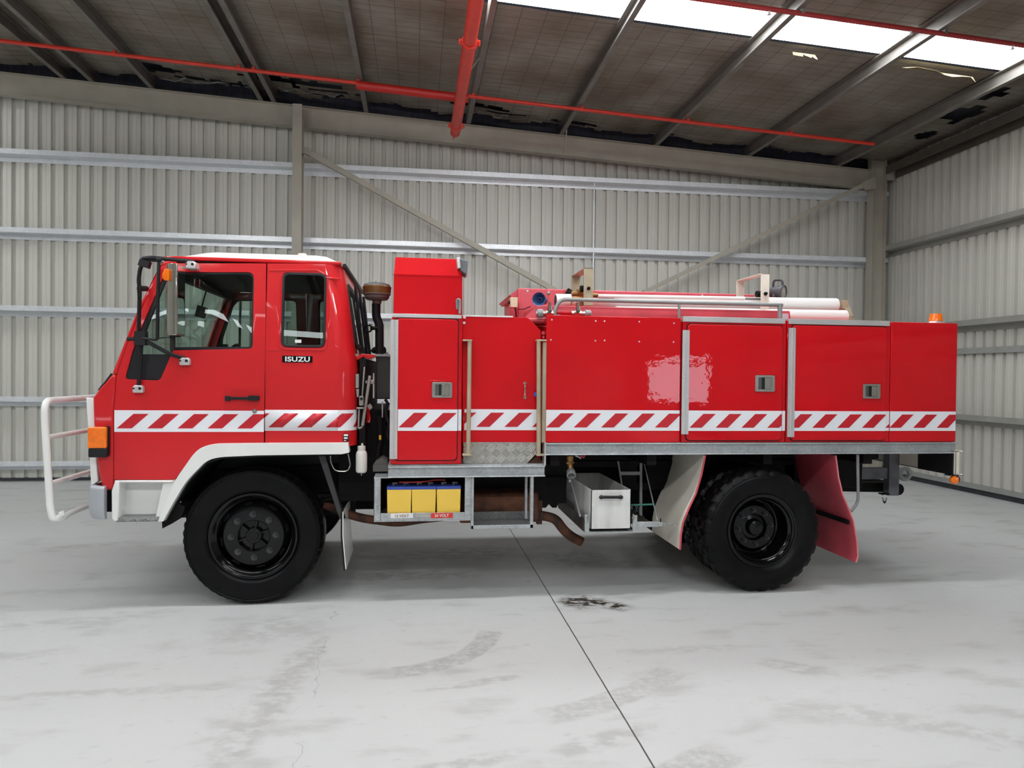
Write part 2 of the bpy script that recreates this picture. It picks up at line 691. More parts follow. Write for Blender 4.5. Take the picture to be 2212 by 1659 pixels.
    L.new(mth('MAXIMUM', joint, crack), jm.inputs['Factor'])
    L.new(oil.outputs['Result'], jm.inputs['A'])
    L.new(jm.outputs['Result'], B.inputs['Base Color'])
    rr = N.new('ShaderNodeMapRange')
    rr.inputs['To Min'].default_value = 0.42
    rr.inputs['To Max'].default_value = 0.62
    L.new(fine, rr.inputs['Value'])
    L.new(rr.outputs['Result'], B.inputs['Roughness'])
    B.inputs['Specular IOR Level'].default_value = 0.35
    bp = N.new('ShaderNodeBump')
    bp.inputs['Distance'].default_value = 0.001
    L.new(noise(60, 4), bp.inputs['Height'])
    L.new(bp.outputs['Normal'], B.inputs['Normal'])
    return m


# ------------------------------------------------------------------ shell
f = MB()
f.box(XL, XR + 0.15, YF, YW + 0.15, -0.25, 0.0)
FLOOR = struct(build(f, 'floor', floor_material(), at=(0, 0, 0)))


def rib_profile(a0, a1, pitch=0.19, depth=0.046):
    """offsets of corrugated cladding seen from the room: flat pans, ribs pressed outwards"""
    out = []
    k = math.floor(a0 / pitch)
    while k * pitch < a1:
        c = k * pitch
        for da, d in ((-0.034, 0), (-0.027, depth), (0.027, depth), (0.034, 0), (0.090, 0), (0.094, 0.003), (0.100, 0.003), (0.104, 0)):
            a = c + da
            if a0 <= a <= a1:
                out.append((a, d))
        k += 1
    return [(a0, 0)] + out + [(a1, 0)]


def clad_wall(name, axis, at, a0, a1, zlo, zhi, outward, hole=None):
    """axis 'x': wall runs along x at y=at; axis 'y': runs along y at x=at"""
    b = MB()
    prof = rib_profile(a0, a1)
    for i in range(len(prof) - 1):
        (p, d), (q, e) = prof[i], prof[i + 1]
        bands = [(zlo, None)]
        if hole and p >= hole[0] and q <= hole[1]:
            bands = [(zlo, hole[2]), (hole[3], None)]
        for z0, z1 in bands:
            vs = []
            for (t, o, z) in ((p, d, z0), (q, e, z0), (q, e, z1), (p, d, z1)):
                x, y = (t, at + outward * o) if axis == 'x' else (at + outward * o, t)
                vs.append((x, y, (zhi(x) if z is None else z)))
            b.poly(vs)
    return struct(build(b, name, M_CLAD, at=(0, 0, 0), recalc=False, ang=10))


clad_wall('wall_back', 'x', YW, XL, XR + 0.03, 0.03, lambda x: zfoil(x) + 0.12, 1)
clad_wall('wall_right', 'y', XR, YF, YW + 0.03, 0.16, lambda x: 5.78, 1, hole=(-14.5, -8.9, 0.95, 2.42))
clad_wall('wall_left', 'y', XL, YF, YW + 0.03, 0.05, lambda x: 6.9, -1)
clad_wall('wall_front', 'x', YF, XL, XR + 0.03, 0.05, lambda x: zfoil(x) + 0.12, -1)

# unlit top of the back wall, its shade painted as an added navy strip
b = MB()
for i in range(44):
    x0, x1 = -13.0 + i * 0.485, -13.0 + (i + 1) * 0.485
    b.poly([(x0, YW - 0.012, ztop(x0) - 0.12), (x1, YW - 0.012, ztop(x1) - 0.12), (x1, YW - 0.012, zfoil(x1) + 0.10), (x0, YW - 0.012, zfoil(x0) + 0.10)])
struct(build(b, 'trim_2', mat('navy_shade_strip', lin(44, 45, 58), 0.6, var=0.25, scale=4, stretch=(5, 1, 0.3)), at=(0, 0, 0), recalc=False))

# foot of the right wall: pale flashing over a dark gap with the sheet ends showing
b = MB()
b.box(XR - 0.012, XR + 0.05, YF, YW, 0.085, 0.165)
struct(build(b, 'baseboard_right', M_LIGHT_STRIP, at=(0, 0, 0)))
b = MB()
b.box(XR + 0.03, XR + 0.08, YF, YW, 0.0, 0.09)
struct(build(b, 'trim_1', M_DARK_GAP, at=(0, 0, 0)))
b = MB()
b.box(XL, XR, YW - 0.004, YW + 0.06, 0.0, 0.05)
struct(build(b, 'baseboard_back', M_DARK_GAP, at=(0, 0, 0)))

# ------------------------------------------------------------------ roof insulation, torn along the back edge, with translucent sheets let in
SKY = [(0.30, 7.50, 7.62, 8.30), (-12.5, 5.2, 1.9, 2.7), (-12.5, 3.5, -4.4, -3.6), (-12.5, 3.5, -10.9, -10.1), (-12.6, -7.0, 9.6, 10.6)]


def in_sky(x, y):
    return any(a < x < b_ and c < y < d for a, b_, c, d in SKY)


def foil_mesh():
    b = MB()
    xs = [XL + i * 0.5 for i in range(int((-7 - XL) / 0.5))] + [-7 + i * 0.06 for i in range(int(15.5 / 0.06) + 1)]
    xs[-1] = XR
    ys = [YF, -12.0, -10.9, -10.1, -7.0, -4.4, -3.6, 0.0, 1.9, 2.7, 5.0, 6.0, 6.8, 7.4, 7.62, 8.30]
    y = 8.36
    while y < 11.98:
        ys.append(y)
        y += 0.07 if y > 10.2 else 0.15
    grid = {}
    for i, x in enumerate(xs):
        for j, y in enumerate(ys):
            w = 0.012 * mnoise.noise(Vector((x * 0.7, y * 1.9, 3))) + 0.006 * mnoise.noise(Vector((x * 3, y * 5, 9)))
            edge = max(0.0, (y - 10.9) / 1.0)
            slack = min(1.0, max(0.0, (min(abs(x - 0.035 - p) for p in PUR) - 0.13) / 0.3))
            w += edge * 0.05 * mnoise.noise(Vector((x * 1.7, y * 2.5, 5))) - 0.03 * edge
            grid[i, j] = b.bm.verts.new((x, y, zfoil(x) + w * slack))
    holes = [(-4.0, 11.45, 0.35, 0.16), (-3.2, 11.7, 0.5, 0.12), (-2.0, 11.35, 0.75, 0.10), (-1.5, 11.6, 0.5, 0.09), (0.95, 11.45, 0.55, 0.07), (1.35, 11.6, 0.35, 0.06), (2.6, 11.7, 0.4, 0.06), (8.0, 9.6, 0.22, 0.35), (8.1, 10.5, 0.15, 0.2), (7.9, 8.9, 0.12, 0.2)]
    for i in range(len(xs) - 1):
        for j in range(len(ys) - 1):
            cx, cy = (xs[i] + xs[i + 1]) / 2, (ys[j] + ys[j + 1]) / 2
            if in_sky(cx, cy):
                continue
            n = mnoise.noise(Vector((cx * 2.3, 0.4, 1.7))) * 0.16 + mnoise.noise(Vector((cx * 9, cy * 9, 1))) * 0.06
            if cy > 11.82 + n:
                continue
            n2 = mnoise.noise(Vector((cx * 6, cy * 7, 4))) * 0.9
            if any(((cx - hx) / rx) ** 2 + ((cy - hy) / ry) ** 2 + n2 < 1 for hx, hy, rx, ry in holes):
                continue
            f = b.bm.faces.new((grid[i, j], grid[i, j + 1], grid[i + 1, j + 1], grid[i + 1, j]))
    return b


struct(build(foil_mesh(), 'ceiling', foil_material(), at=(0, 0, 0), recalc=False, ang=60))
b = MB()
for i in range(2):
    pass
b.poly([(XL, YF, zfoil(XL) + 0.11), (XL, YW + 0.1, zfoil(XL) + 0.11), (XR + 0.1, YW + 0.1, zfoil(XR) + 0.11), (XR + 0.1, YF, zfoil(XR) + 0.11)])
struct(build(b, 'roof', M_DARK_GAP, at=(0, 0, 0), recalc=False))
for n, (a, c, d, e) in enumerate(SKY):
    b = MB()
    k = 24
    for i in range(k):
        x0, x1 = a + (c - a) * i / k, a + (c - a) * (i + 1) / k
        b.poly([(x0, d, zfoil(x0) + 0.03), (x0, e, zfoil(x0) + 0.03), (x1, e, zfoil(x1) + 0.03), (x1, d, zfoil(x1) + 0.03)])
    struct(build(b, 'window_%d' % (n + 1), M_SKY_BRIGHT if n == 0 else M_SKY, recalc=False))

# torn strips of insulation hanging below the edge
M_TORN = mat('torn_insulation', lin(120, 106, 76), 0.9, var=0.2, scale=9)
M_TORN_GREY = mat('torn_foil', lin(150, 146, 138), 0.5, 0.2, var=0.3, scale=9)


def torn(x, y, w, d, m, label, seed):
    b = MB()
    rnd = random.Random(seed)
    n = 9
    A, B_ = [], []
    for i in range(n):
        t = i / (n - 1)
        xx = x + w * (t - 0.5)
        A.append((xx, y, zfoil(xx) - 0.075))
        B_.append((xx + rnd.uniform(-.02, .02), y - d * rnd.uniform(0.35, 1.0), zfoil(xx) - 0.09 - rnd.uniform(0.01, 0.09)))
    b.ribbon(A, B_, 0.004)
    o = build(b, 'hanging_insulation', m)
    tag(o, label, 'insulation', 'torn strips of roof insulation')


torn(6.6, 8.36, 1.0, 0.16, M_TORN, 'frayed tan strip of insulation under the last skylight sheet before the corner', 3)
torn(4.75, 8.34, 0.3, 0.10, M_TORN, 'small tan tear of insulation under the skylight two purlins from the corner', 4)
torn(-3.4, 11.55, 1.0, 0.15, M_TORN_GREY, 'torn grey foil drooping above the back beam by the double purlin', 5)
torn(-1.6, 11.42, 1.1, 0.14, M_TORN_GREY, 'torn grey foil drooping above the mid wall column', 6)
torn(1.15, 11.5, 0.6, 0.12, M_TORN_GREY, 'torn foil drooping just beyond the end of the big red pipe', 7)

# ------------------------------------------------------------------ steel frame
def i_beam(b, p0, p1, depth, width, tf=0.010, tw=0.008, up=(0, 0, 1)):
    p0, p1 = Vector(p0), Vector(p1)
    d = (p1 - p0).normalized()
    side = d.cross(Vector(up)).normalized()
    u = side.cross(d).normalized()
    o = u * (depth / 2 - tf / 2)
    b.beam(p0 + o, p1 + o, width, tf, up)
    b.beam(p0 - o, p1 - o, width, tf, up)
    b.beam(p0, p1, tw, depth - 2 * tf, up)
    return b


RD = 0.335
b = MB()
i_beam(b, (XL, 11.86, ztop(XL) - RD / 2), (8.03, 11.86, ztop(8.03) - RD / 2), RD, 0.15)
tag(build(b, 'steel_rafter', M_STEEL, at=(0, 11.86, ztop(0) - RD)), 'long sloping beige steel beam across the top of the back wall', 'beam')

b = MB()
i_beam(b, (-1.885, 11.66, 0.0), (-1.885, 11.66, 5.97), 0.22, 0.143, up=(0, 1, 0))
mc = build(b, 'steel_column', M_STEEL, at=(-1.885, 11.66, 0))
tag(mc, 'beige steel column rising behind the truck cab roof', 'column', 'steel columns')
M_BOLT = mat('brassy_bolt', lin(200, 180, 120), 0.4, 0.6)
for z in (4.52, 4.22, 3.86, 3.36):
    b = MB()
    b.cyl((-1.8815, 11.70, z), (-1.872, 11.70, z), 0.012, n=8)
    build(b, 'bolt', M_BOLT, mc)

b = MB()
i_beam(b, (8.17, 11.81, 0.0), (8.17, 11.81, 5.78), 0.26, 0.17, up=(1, 0, 0))
tag(build(b, 'steel_column', M_STEEL, at=(8.17, 11.81, 0)), 'beige steel column in the corner of the shed', 'column', 'steel columns')

# eave beam along the top of the right wall
b = MB()
b.prism([(8.26, 5.54), (8.47, 5.54), (8.47, 5.34), (8.45, 5.34), (8.45, 5.52), (8.28, 5.52), (8.28, 5.40), (8.26, 5.40)], YF, 11.70, 'y')
eave = build(b, 'eave_beam', mat('dark_eave_steel', lin(92, 86, 78), 0.5, 0.3, var=0.1))
tag(eave, 'dark steel eave beam along the top of the ribbed wall beyond the truck tail', 'beam')
b = MB()
b.box(8.30, 8.42, 11.70, 11.72, 5.30, 5.50)
build(b, 'mounting_cleat', M_STEEL, eave)


def z_girt(b, p0, p1, inward, depth=0.19, lip=0.078):
    """Z section: lip standing up on the room side, shelf, lip hanging down at the sheet"""
    p0, p1, w = Vector(p0), Vector(p1), Vector(inward)
    t = 0.004
    prof = [(depth, 0), (depth, lip), (depth - t, lip), (depth - t, t), (0, t), (0, -lip), (t, -lip), (t, 0)]
    return b.loft([[tuple(p + w * a + Vector((0, 0, z))) for a, z in prof] for p in (p0, p1)])


names = ['topmost', 'second from the top', 'third from the top, passing just above the truck bonnet line', 'fourth from the top, level with the bull bar top', 'lowest']
for (z, lab) in zip((5.075, 3.87, 2.665, 1.257, 0.255), ('topmost galvanised rail running across the back wall', 'second galvanised rail from the top across the back wall', 'third galvanised rail from the top across the back wall, level with the side mirror', 'fourth galvanised rail from the top across the back wall, level with the bull bar top', 'lowest galvanised rail across the back wall, just above the floor')):
    b = MB()
    z_girt(b, (XL, YW - 0.003, z), (XR - 0.02, YW - 0.003, z), (0, -1, 0))
    o = build(b, 'wall_rail', M_GIRT)
    tag(o, lab, 'girt', 'rails across the back wall')
    for x in (-2.3, -1.45, 2.99, 7.9):
        for dz in (0.022, 0.055):
            q = MB()
            q.cyl((x, YW - 0.193, z + dz), (x, YW - 0.200, z + dz), 0.009, n=8)
            build(q, 'bolt', M_GIRT, o)
for (z, lab) in zip((4.05, 2.58, 2.20, 1.14), ('topmost grey rail on the ribbed side wall beyond the truck tail', 'grey rail on the ribbed side wall, level with the orange tail beacon', 'thin flat strip on the ribbed side wall, close under the rail by the beacon', 'lowest grey rail on the ribbed side wall, level with the striped band')):
    b = MB()
    if 'thin' in lab:
        b.box(XR - 0.05, XR + 0.0, YF, 11.95, z - 0.045, z + 0.045)
    else:
        z_girt(b, (XR - 0.003, -8.5 if z < 3 else YF, z), (XR - 0.003, 11.9, z), (-1, 0, 0), depth=0.20, lip=0.085)
    tag(build(b, 'wall_rail', M_LIGHT_STRIP if 'thin' in lab else mat('grey_rail', lin(160, 160, 154), 0.45, 0.35, var=0.06)), lab, 'girt', 'rails on the side wall')

# diagonal braces and the thin hanger rod in front of the back wall
b = MB()
for (p, q_) in (((-1.836, 11.700, 5.311), (2.298, 11.700, 3.170)),):
    b.beam(p, q_, 0.085, 0.085, (0, -1, 0))
br = build(b, 'wall_brace', M_STEEL)
tag(br, 'diagonal beige brace falling from the mid column towards the truck roof rack', 'brace', 'diagonal wall braces')
b = MB()
b.prism([(-1.850, 5.340), (-1.721, 5.317), (-1.692, 5.216), (-1.850, 5.230)], 11.64, 11.65)
build(b, 'gusset_plate', M_STEEL, br)
b = MB()
b.beam((8.008, 11.700, 5.277), (3.821, 11.700, 3.179), 0.07, 0.07, (0, -1, 0))
br2 = build(b, 'wall_brace', M_STEEL)
tag(br2, 'diagonal beige brace falling from the corner column', 'brace', 'diagonal wall braces')
b = MB()
b.prism([(7.769, 5.217), (8.052, 5.345), (8.056, 5.131), (7.843, 5.089)], 11.655, 11.662)
build(b, 'mounting_plate', M_STEEL, br2)
b = MB()
b.tube([(3.0, 11.93, 3.95), (3.0, 11.93, 5.06)], 0.013, 8)
b.tube([(3.0, 11.93, 2.74), (3.0, 11.93, 3.86)], 0.013, 8)
tag(build(b, 'hanger_rod', M_GIRT), 'thin vertical steel rod between the upper wall rails', 'rod')

# purlins, each lifted onto the rafter
def purlin(x, flip, lab, dbl=False):
    b = MB()
    t = 0.005
    z = ztop(x) + 0.006
    s = -1 if flip else 1
    prof = [(0, 0), (0.07 * s, 0), (0.07 * s, 0.02), ((0.07 - 0.005) * s, 0.02), ((0.07 - 0.005) * s, t), (t * s, t), (t * s, 0.175), (0.07 * s, 0.175), (0.07 * s, 0.18), (0, 0.18)]
    b.loft([[(x + a, y, z + c) for a, c in prof] for y in (YF + 0.05, YW - 0.02)])
    o = build(b, 'roof_purlin', M_PURLIN)
    tag(o, lab, 'purlin', 'roof purlins')
    return o


ords = ['first', 'second', 'third', 'fourth', 'fifth', 'sixth', 'seventh', 'eighth', 'ninth', 'tenth', 'eleventh', 'twelfth']
where = ['where the skylight ends', 'crossing the skylight', 'crossing the skylight', 'with a small strut at its end', 'beside the big red pipe', 'above the thick red pipe sleeve', 'the nearer of a touching pair', 'the farther of a touching pair', 'crossed by the thin red pipe', 'close to its neighbour', 'close to its neighbour', 'beyond the close pair']
fly = None
for i, x in enumerate(PUR):
    o = purlin(x, x > 1.5, 'roof purlin, %s from the corner column, %s' % (ords[i], where[i]))
    if i == 3:
        fly = o
b = MB()
b.beam((2.43, 11.58, ztop(2.43) + 0.02), (2.43, 11.73, 5.46), 0.05, 0.012, (1, 0, 0))
build(b, 'fly_brace', M_STEEL, fly)

# sprinkler pipes
def along(x0, x1, y, off, r, seg=2):
    return [(x, y, ztop(x) + off) for x in (x0, x1)]


b = MB()
b.tube(along(-9.0, 7.2, 10.5, -0.045, 0), 0.027, 12)
sp1 = build(b, 'sprinkler_pipe', M_PIPE)
tag(sp1, 'long thin red pipe under the purlins parallel to the back wall', 'pipe', 'red sprinkler pipes')
b = MB()
b.cyl((-0.89, 10.5, ztop(-0.89) - 0.075), (0.72, 10.5, ztop(0.72) - 0.085), 0.062, n=16)
build(b, 'pipe_sleeve', mat('deep_red_pipe', lin(178, 30, 22), 0.45), sp1)
for x in PUR[1:9]:
    b = MB()
    b.box(x - 0.01, x + 0.03, 10.47, 10.53, ztop(x) - 0.05, ztop(x) - 0.002)
    build(b, 'pipe_clip', M_PIPE, sp1)
b = MB()
b.tube([(0.563, 11.05, 5.49), (0.555, 2.0, 5.50)], 0.078, 18)
sp2 = build(b, 'sprinkler_pipe', M_PIPE)
tag(sp2, 'thick red pipe running out over the truck, ending before the back beam', 'pipe', 'red sprinkler pipes')
for y in (10.75, 8.05):
    b = MB()
    b.cyl((0.563, y - 0.045, 5.49), (0.563, y + 0.045, 5.49), 0.092, n=18)
    for s in (-1, 1):
        b.box(0.563 + s * 0.10 - 0.02, 0.563 + s * 0.10 + 0.02, y - 0.02, y + 0.02, 5.46, 5.52)
        b.cyl((0.563 + s * 0.10, y - 0.05, 5.49), (0.563 + s * 0.10, y + 0.05, 5.49), 0.010, n=8)
    build(b, 'pipe_coupling', M_PIPE, sp2)
b = MB()
b.cyl((0.563, 11.04, 5.49), (0.563, 11.12, 5.49), 0.055, 0.045, n=16)
b.cyl((0.53, 11.08, 5.40), (0.563, 11.10, 5.45), 0.008, n=6)
build(b, 'end_cap', M_PIPE, sp2)
for y in (9.3, 4.0):
    b = MB()
    b.tube([(0.563, y, 5.565), (0.79, y, ztop(0.79) + 0.004)], 0.006, 6)
    build(b, 'hanger_rod', M_PURLIN, sp2)
b = MB()
b.tube(along(0.8, 8.24, 7.2, -0.045, 0), 0.026, 12)
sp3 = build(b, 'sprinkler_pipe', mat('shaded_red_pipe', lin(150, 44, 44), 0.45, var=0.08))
tag(sp3, 'thin red pipe along the near edge of the skylight', 'pipe', 'red sprinkler pipes')
for x in PUR[1:4]:
    b = MB()
    b.box(x - 0.03, x + 0.01, 7.17, 7.23, ztop(x) - 0.05, ztop(x) + 0.004)
    build(b, 'pipe_hanger', M_PURLIN, sp3)
for x in (3.7, 5.35, 6.6):
    b = MB()
    b.cyl((x, 7.2, ztop(x) - 0.06), (x, 7.2, ztop(x) - 0.10), 0.013, n=8)
    b.cyl((x, 7.2, ztop(x) - 0.10), (x, 7.2, ztop(x) - 0.105), 0.022, n=10)
    build(b, 'sprinkler_head', M_WHITE_METAL, sp3)

# fluorescent battens hung over the bay (above the frame) and a wide window behind the viewer
k = 0
for (x, y, lab) in ((-4.2, 4.9, 'near the cab end'), (-0.4, 4.9, 'over the middle of the truck'), (2.6, 4.9, 'over the rear of the truck'), (-4.2, -1.5, 'behind the viewer towards the cab end'), (-0.4, -1.5, 'behind the viewer in the middle'), (2.6, -1.5, 'behind the viewer towards the tail end'), (-9.3, 10.3, 'by the back wall beyond the bull bar')):
    zc = 5.25
    r = empty('batten_light', (x, y, zc))
    b = MB()
    b.box(x - 0.78, x + 0.78, y - 0.16, y + 0.16, zc + 0.03, zc + 0.07)
    build(b, 'housing', M_WHITE_METAL, r)
    for dy in (-0.1, 0.0, 0.1):
        b = MB()
        b.cyl((x - 0.74, y + dy, zc), (x + 0.74, y + dy, zc), 0.016, n=10)
        build(b, 'tube', M_TUBE, r)
    b = MB()
    for dx in (-0.6, 0.6):
        b.cyl((x + dx, y, zc + 0.07), (x + dx, y, zfoil(x + dx)), 0.004, n=6)
    build(b, 'hanger', M_WHITE_METAL, r)
    tag(r, 'triple fluorescent batten light hung from the roof ' + lab, 'light', 'batten lights')

b = MB()
b.box(XR - 0.05, XR + 0.09, -14.62, -14.5, 0.9, 2.5)
b.box(XR - 0.05, XR + 0.09, -8.95, -8.83, 0.9, 2.5)
b.box(XR - 0.05, XR + 0.09, -14.62, -8.83, 2.40, 2.5)
b.box(XR - 0.05, XR + 0.09, -14.62, -8.83, 0.86, 0.97)
struct(build(b, 'window_%d' % (len(SKY) + 1), M_STEEL, at=(XR, -11.7, 0)))
b = MB()
b.box(XR + 0.2, XR + 16, -30, 8, -0.3, -0.02)
struct(build(b, 'ground_outside', mat('outside_yard', lin(150, 140, 130), 0.8), at=(XR, -11, -0.3)))
b = MB()
b.box(XR + 11, XR + 11.3, -34, 8, -0.05, 1.72)
struct(build(b, 'wall_outside', mat('brick_boundary', lin(176, 120, 96), 0.8, var=0.1), at=(XR + 11, -11, 0)))



# ------------------------------------------------------------------ truck materials
M_RED = mat('fire_red_paint', (0.55, 0.004, 0.009), 0.5, 0.0, var=0.05, scale=1.6, spec=0.06, coat=0.62, crough=0.02, bump=0.0006, bscale=9)
M_REDC = mat('cab_red_paint', (0.55, 0.012, 0.016), 0.4, 0.0, var=0.04, scale=1.6, spec=0.15, coat=0.7, crough=0.03)
M_FADED_SHEEN = mat('faded_red_sky_sheen', lin(196, 78, 90), 0.4, 0.0, var=0.12, scale=4)  # faded red, made pinker by sky reflection put into the base colour
M_WHITE = mat('white_paint', (0.82, 0.82, 0.80), 0.28, 0.0, var=0.03, scale=3, coat=0.2)
M_STRIPE = mat('reflective_white_tape', (0.82, 0.84, 0.88), 0.35)
M_CHEV = mat('red_tape', (0.50, 0.008, 0.018), 0.35)
M_BLACK = mat('black_plastic', (0.012, 0.012, 0.014), 0.45, spec=0.25)
M_BLACKG = mat('gloss_black', (0.003, 0.003, 0.0035), 0.14, spec=0.28)
M_RUBBER = mat('tyre_rubber', (0.004, 0.004, 0.0045), 0.34, var=0.2, scale=10, spec=0.12)
M_CHASSIS = mat('chassis_black', (0.007, 0.006, 0.006), 0.6, var=0.3, scale=6, spec=0.15)
M_RUST = mat('rusty_exhaust', lin(62, 38, 30), 0.75, 0.1, var=0.35, scale=8, col2=lin(104, 62, 40))
M_GALV = galv('galvanised_steel', lin(182, 186, 188), 0.42, 0.5)
M_ALU = mat('aluminium_trim', lin(206, 204, 204), 0.35, 0.5, var=0.04)
M_CHROME = mat('stainless', lin(196, 192, 184), 0.16, 0.95, var=0.05)
M_CHECK = checker_plate('checker_plate', lin(200, 198, 192))
M_CHECKG = checker_plate('checker_plate_zinc', lin(150, 152, 152), 0.5, 0.5)
M_ORANGE = mat('amber_lens', lin(244, 118, 8), 0.15, 0.0, coat=0.6, var=0.08, scale=30)
M_GLASS = glass('window_glass', (0.80, 0.87, 0.84))
M_GLASSD = glass('darker_window_glass', (0.62, 0.70, 0.67))
M_DARKIN = mat('cab_lining', (0.035, 0.035, 0.036), 0.8)
M_SEAT = mat('seat_cloth', (0.020, 0.021, 0.026), 0.85)
M_GREYP = mat('grey_paint', lin(140, 142, 142), 0.45, 0.2, var=0.08)
M_KHAKI = mat('galvanised_khaki', lin(178, 166, 140), 0.45, 0.3, var=0.12)
M_BRASS = mat('brass', lin(150, 112, 66), 0.4, 0.7, var=0.2, scale=12)
M_SILVER = mat('bumper_silver', lin(176, 180, 186), 0.35, 0.3)
M_PVC = mat('white_tube', (0.84, 0.84, 0.82), 0.35)
M_CREAM = mat('cream_paint', lin(230, 224, 210), 0.5, var=0.08, scale=3)
M_BLUE = mat('blue_horn', lin(58, 92, 140), 0.35)
M_YELLOW = mat('battery_yellow', lin(248, 206, 84), 0.4)
M_LIDBLUE = mat('battery_blue', lin(52, 78, 168), 0.4)
M_BOTTLE = mat('translucent_plastic', lin(214, 212, 204), 0.4, var=0.05)
M_BEIGE = mat('beige_box', lin(208, 200, 170), 0.5)

YB, YC, YM = 5.45, 5.50, 6.55        # body side, cab side, centreline
YFAR = 2 * YM - YC                   # far side of the cab
YBF = 2 * YM - YB                    # far side of the body
ZBELT = 1.921
TRUCK = empty('fire_truck', (0.9, YM, 0.0))
tag(TRUCK, 'red fire tanker truck with white roof and bull bar, parked on the concrete floor', 'truck')


def lean(z):
    return max(0.0, z - ZBELT) * 0.105


def leanf(co):
    return (co.x, co.y + lean(co.z), co.z)


def part(mb, name, mats, parent=None, **k):
    return build(mb, name, mats, parent or TRUCK, **k)


def chevrons(b, x0, x1, zlo, zhi, y, phase, period=0.2290, wid=0.104, slant=0.115):
    """white band (slot 0) with red sloping blocks (slot 1), clipped to the panel"""
    b.m(0).box(x0, x1, y - 0.0012, y + 0.002, zlo, zhi)
    m_ = 0.026
    a, c = zlo + m_, zhi - m_
    k = math.floor((x0 - phase) / period) - 2
    while phase + k * period < x1 + 0.01:
        s = phase + k * period
        k += 1
        pts = [(s, a), (s + wid, a), (s + wid + slant, c), (s + slant, c)]
        def clip(p, lim, keep_gt):
            out = []
            for i in range(len(p)):
                q, r = p[i], p[(i + 1) % len(p)]
                qi = (q[0] >= lim) if keep_gt else (q[0] <= lim)
                ri = (r[0] >= lim) if keep_gt else (r[0] <= lim)
                if qi:
                    out.append(q)
                if qi != ri:
                    t = (lim - q[0]) / (r[0] - q[0])
                    out.append((lim, q[1] + t * (r[1] - q[1])))
            return out
        pts = clip(pts, x0, True)
        if len(pts) > 2:
            pts = clip(pts, x1, False)
        if len(pts) > 2 and max(p[0] for p in pts) - min(p[0] for p in pts) > 0.03:
            b.m(1).prism(pts, y - 0.0024, y)
    return b


# ------------------------------------------------------------------ CAB
FRONT = [(-2.320, 1.557), (-2.305, 1.574), (-2.267, 1.631), (-2.236, 1.665), (-2.192, 1.726), (-2.022, 2.223), (-1.896, 2.523), (-1.859, 2.566)]
DOORF = [(-1.864, 2.531), (-1.912, 2.440), (-2.025, 2.138), (-2.157, 1.723), (-2.175, 1.481), (-2.174, 0.958)]
# front corner of the near side with its pillar, then the same on the far side
for far in (False, True):
    b = MB()
    pill = [(-2.192, 1.726), (-2.022, 2.223), (-1.896, 2.523), (-1.859, 2.566), (-1.775, 2.579), (-1.774, 2.548), (-1.864, 2.531), (-1.912, 2.440), (-2.025, 2.138), (-2.157, 1.723)]
    b.prism(pill, YC, YC + 0.07)
    b.shear(leanf)
    if far:
        b.mirror_y(YM)
    part(b, 'cab_pillar', M_REDC, bev=0.012)
b = MB()
nose = [(-2.320, 1.557), (-2.305, 1.574), (-2.267, 1.631), (-2.236, 1.665), (-2.192, 1.726), (-2.157, 1.723), (-2.175, 1.481), (-2.173, 0.945), (-2.183, 0.884), (-2.249, 0.878), (-2.268, 0.966), (-2.297, 1.124), (-2.313, 1.359)]
b.prism(nose, YC, YFAR)
NOSE = part(b, 'cab_nose', M_REDC, bev=0.03, seg=3)
b = MB()   # black line of the wiper cowl
b.tube([(x, YC + 0.02, z) for x, z in ((-2.270, 1.625), (-2.239, 1.662), (-2.195, 1.726))], 0.012, 8)
b.tube([(x, YC + 0.03, z) for x, z in ((-2.283, 1.604), (-2.267, 1.625))], 0.016, 8)
build(b, 'wiper_cowl_seal', M_BLACK, NOSE)
b = MB()
(wx0, wz0), (wx1, wz1) = (-2.186, 1.733), (-1.883, 2.520)
b.ribbon([(wx0, YC + 0.06, wz0), (wx1, YC + 0.14, wz1)], [(wx0, YFAR - 0.06, wz0), (wx1, YFAR - 0.14, wz1)], 0.006)
WIND = part(b, 'windscreen', M_GLASS)
b = MB()
b.beam((wx1 + 0.02, YC + 0.1, wz1 + 0.0), (wx1 + 0.02, YFAR - 0.1, wz1 + 0.0), 0.05, 0.09, (0, 0, 1))
build(b, 'windscreen_header', M_DARKIN, WIND)

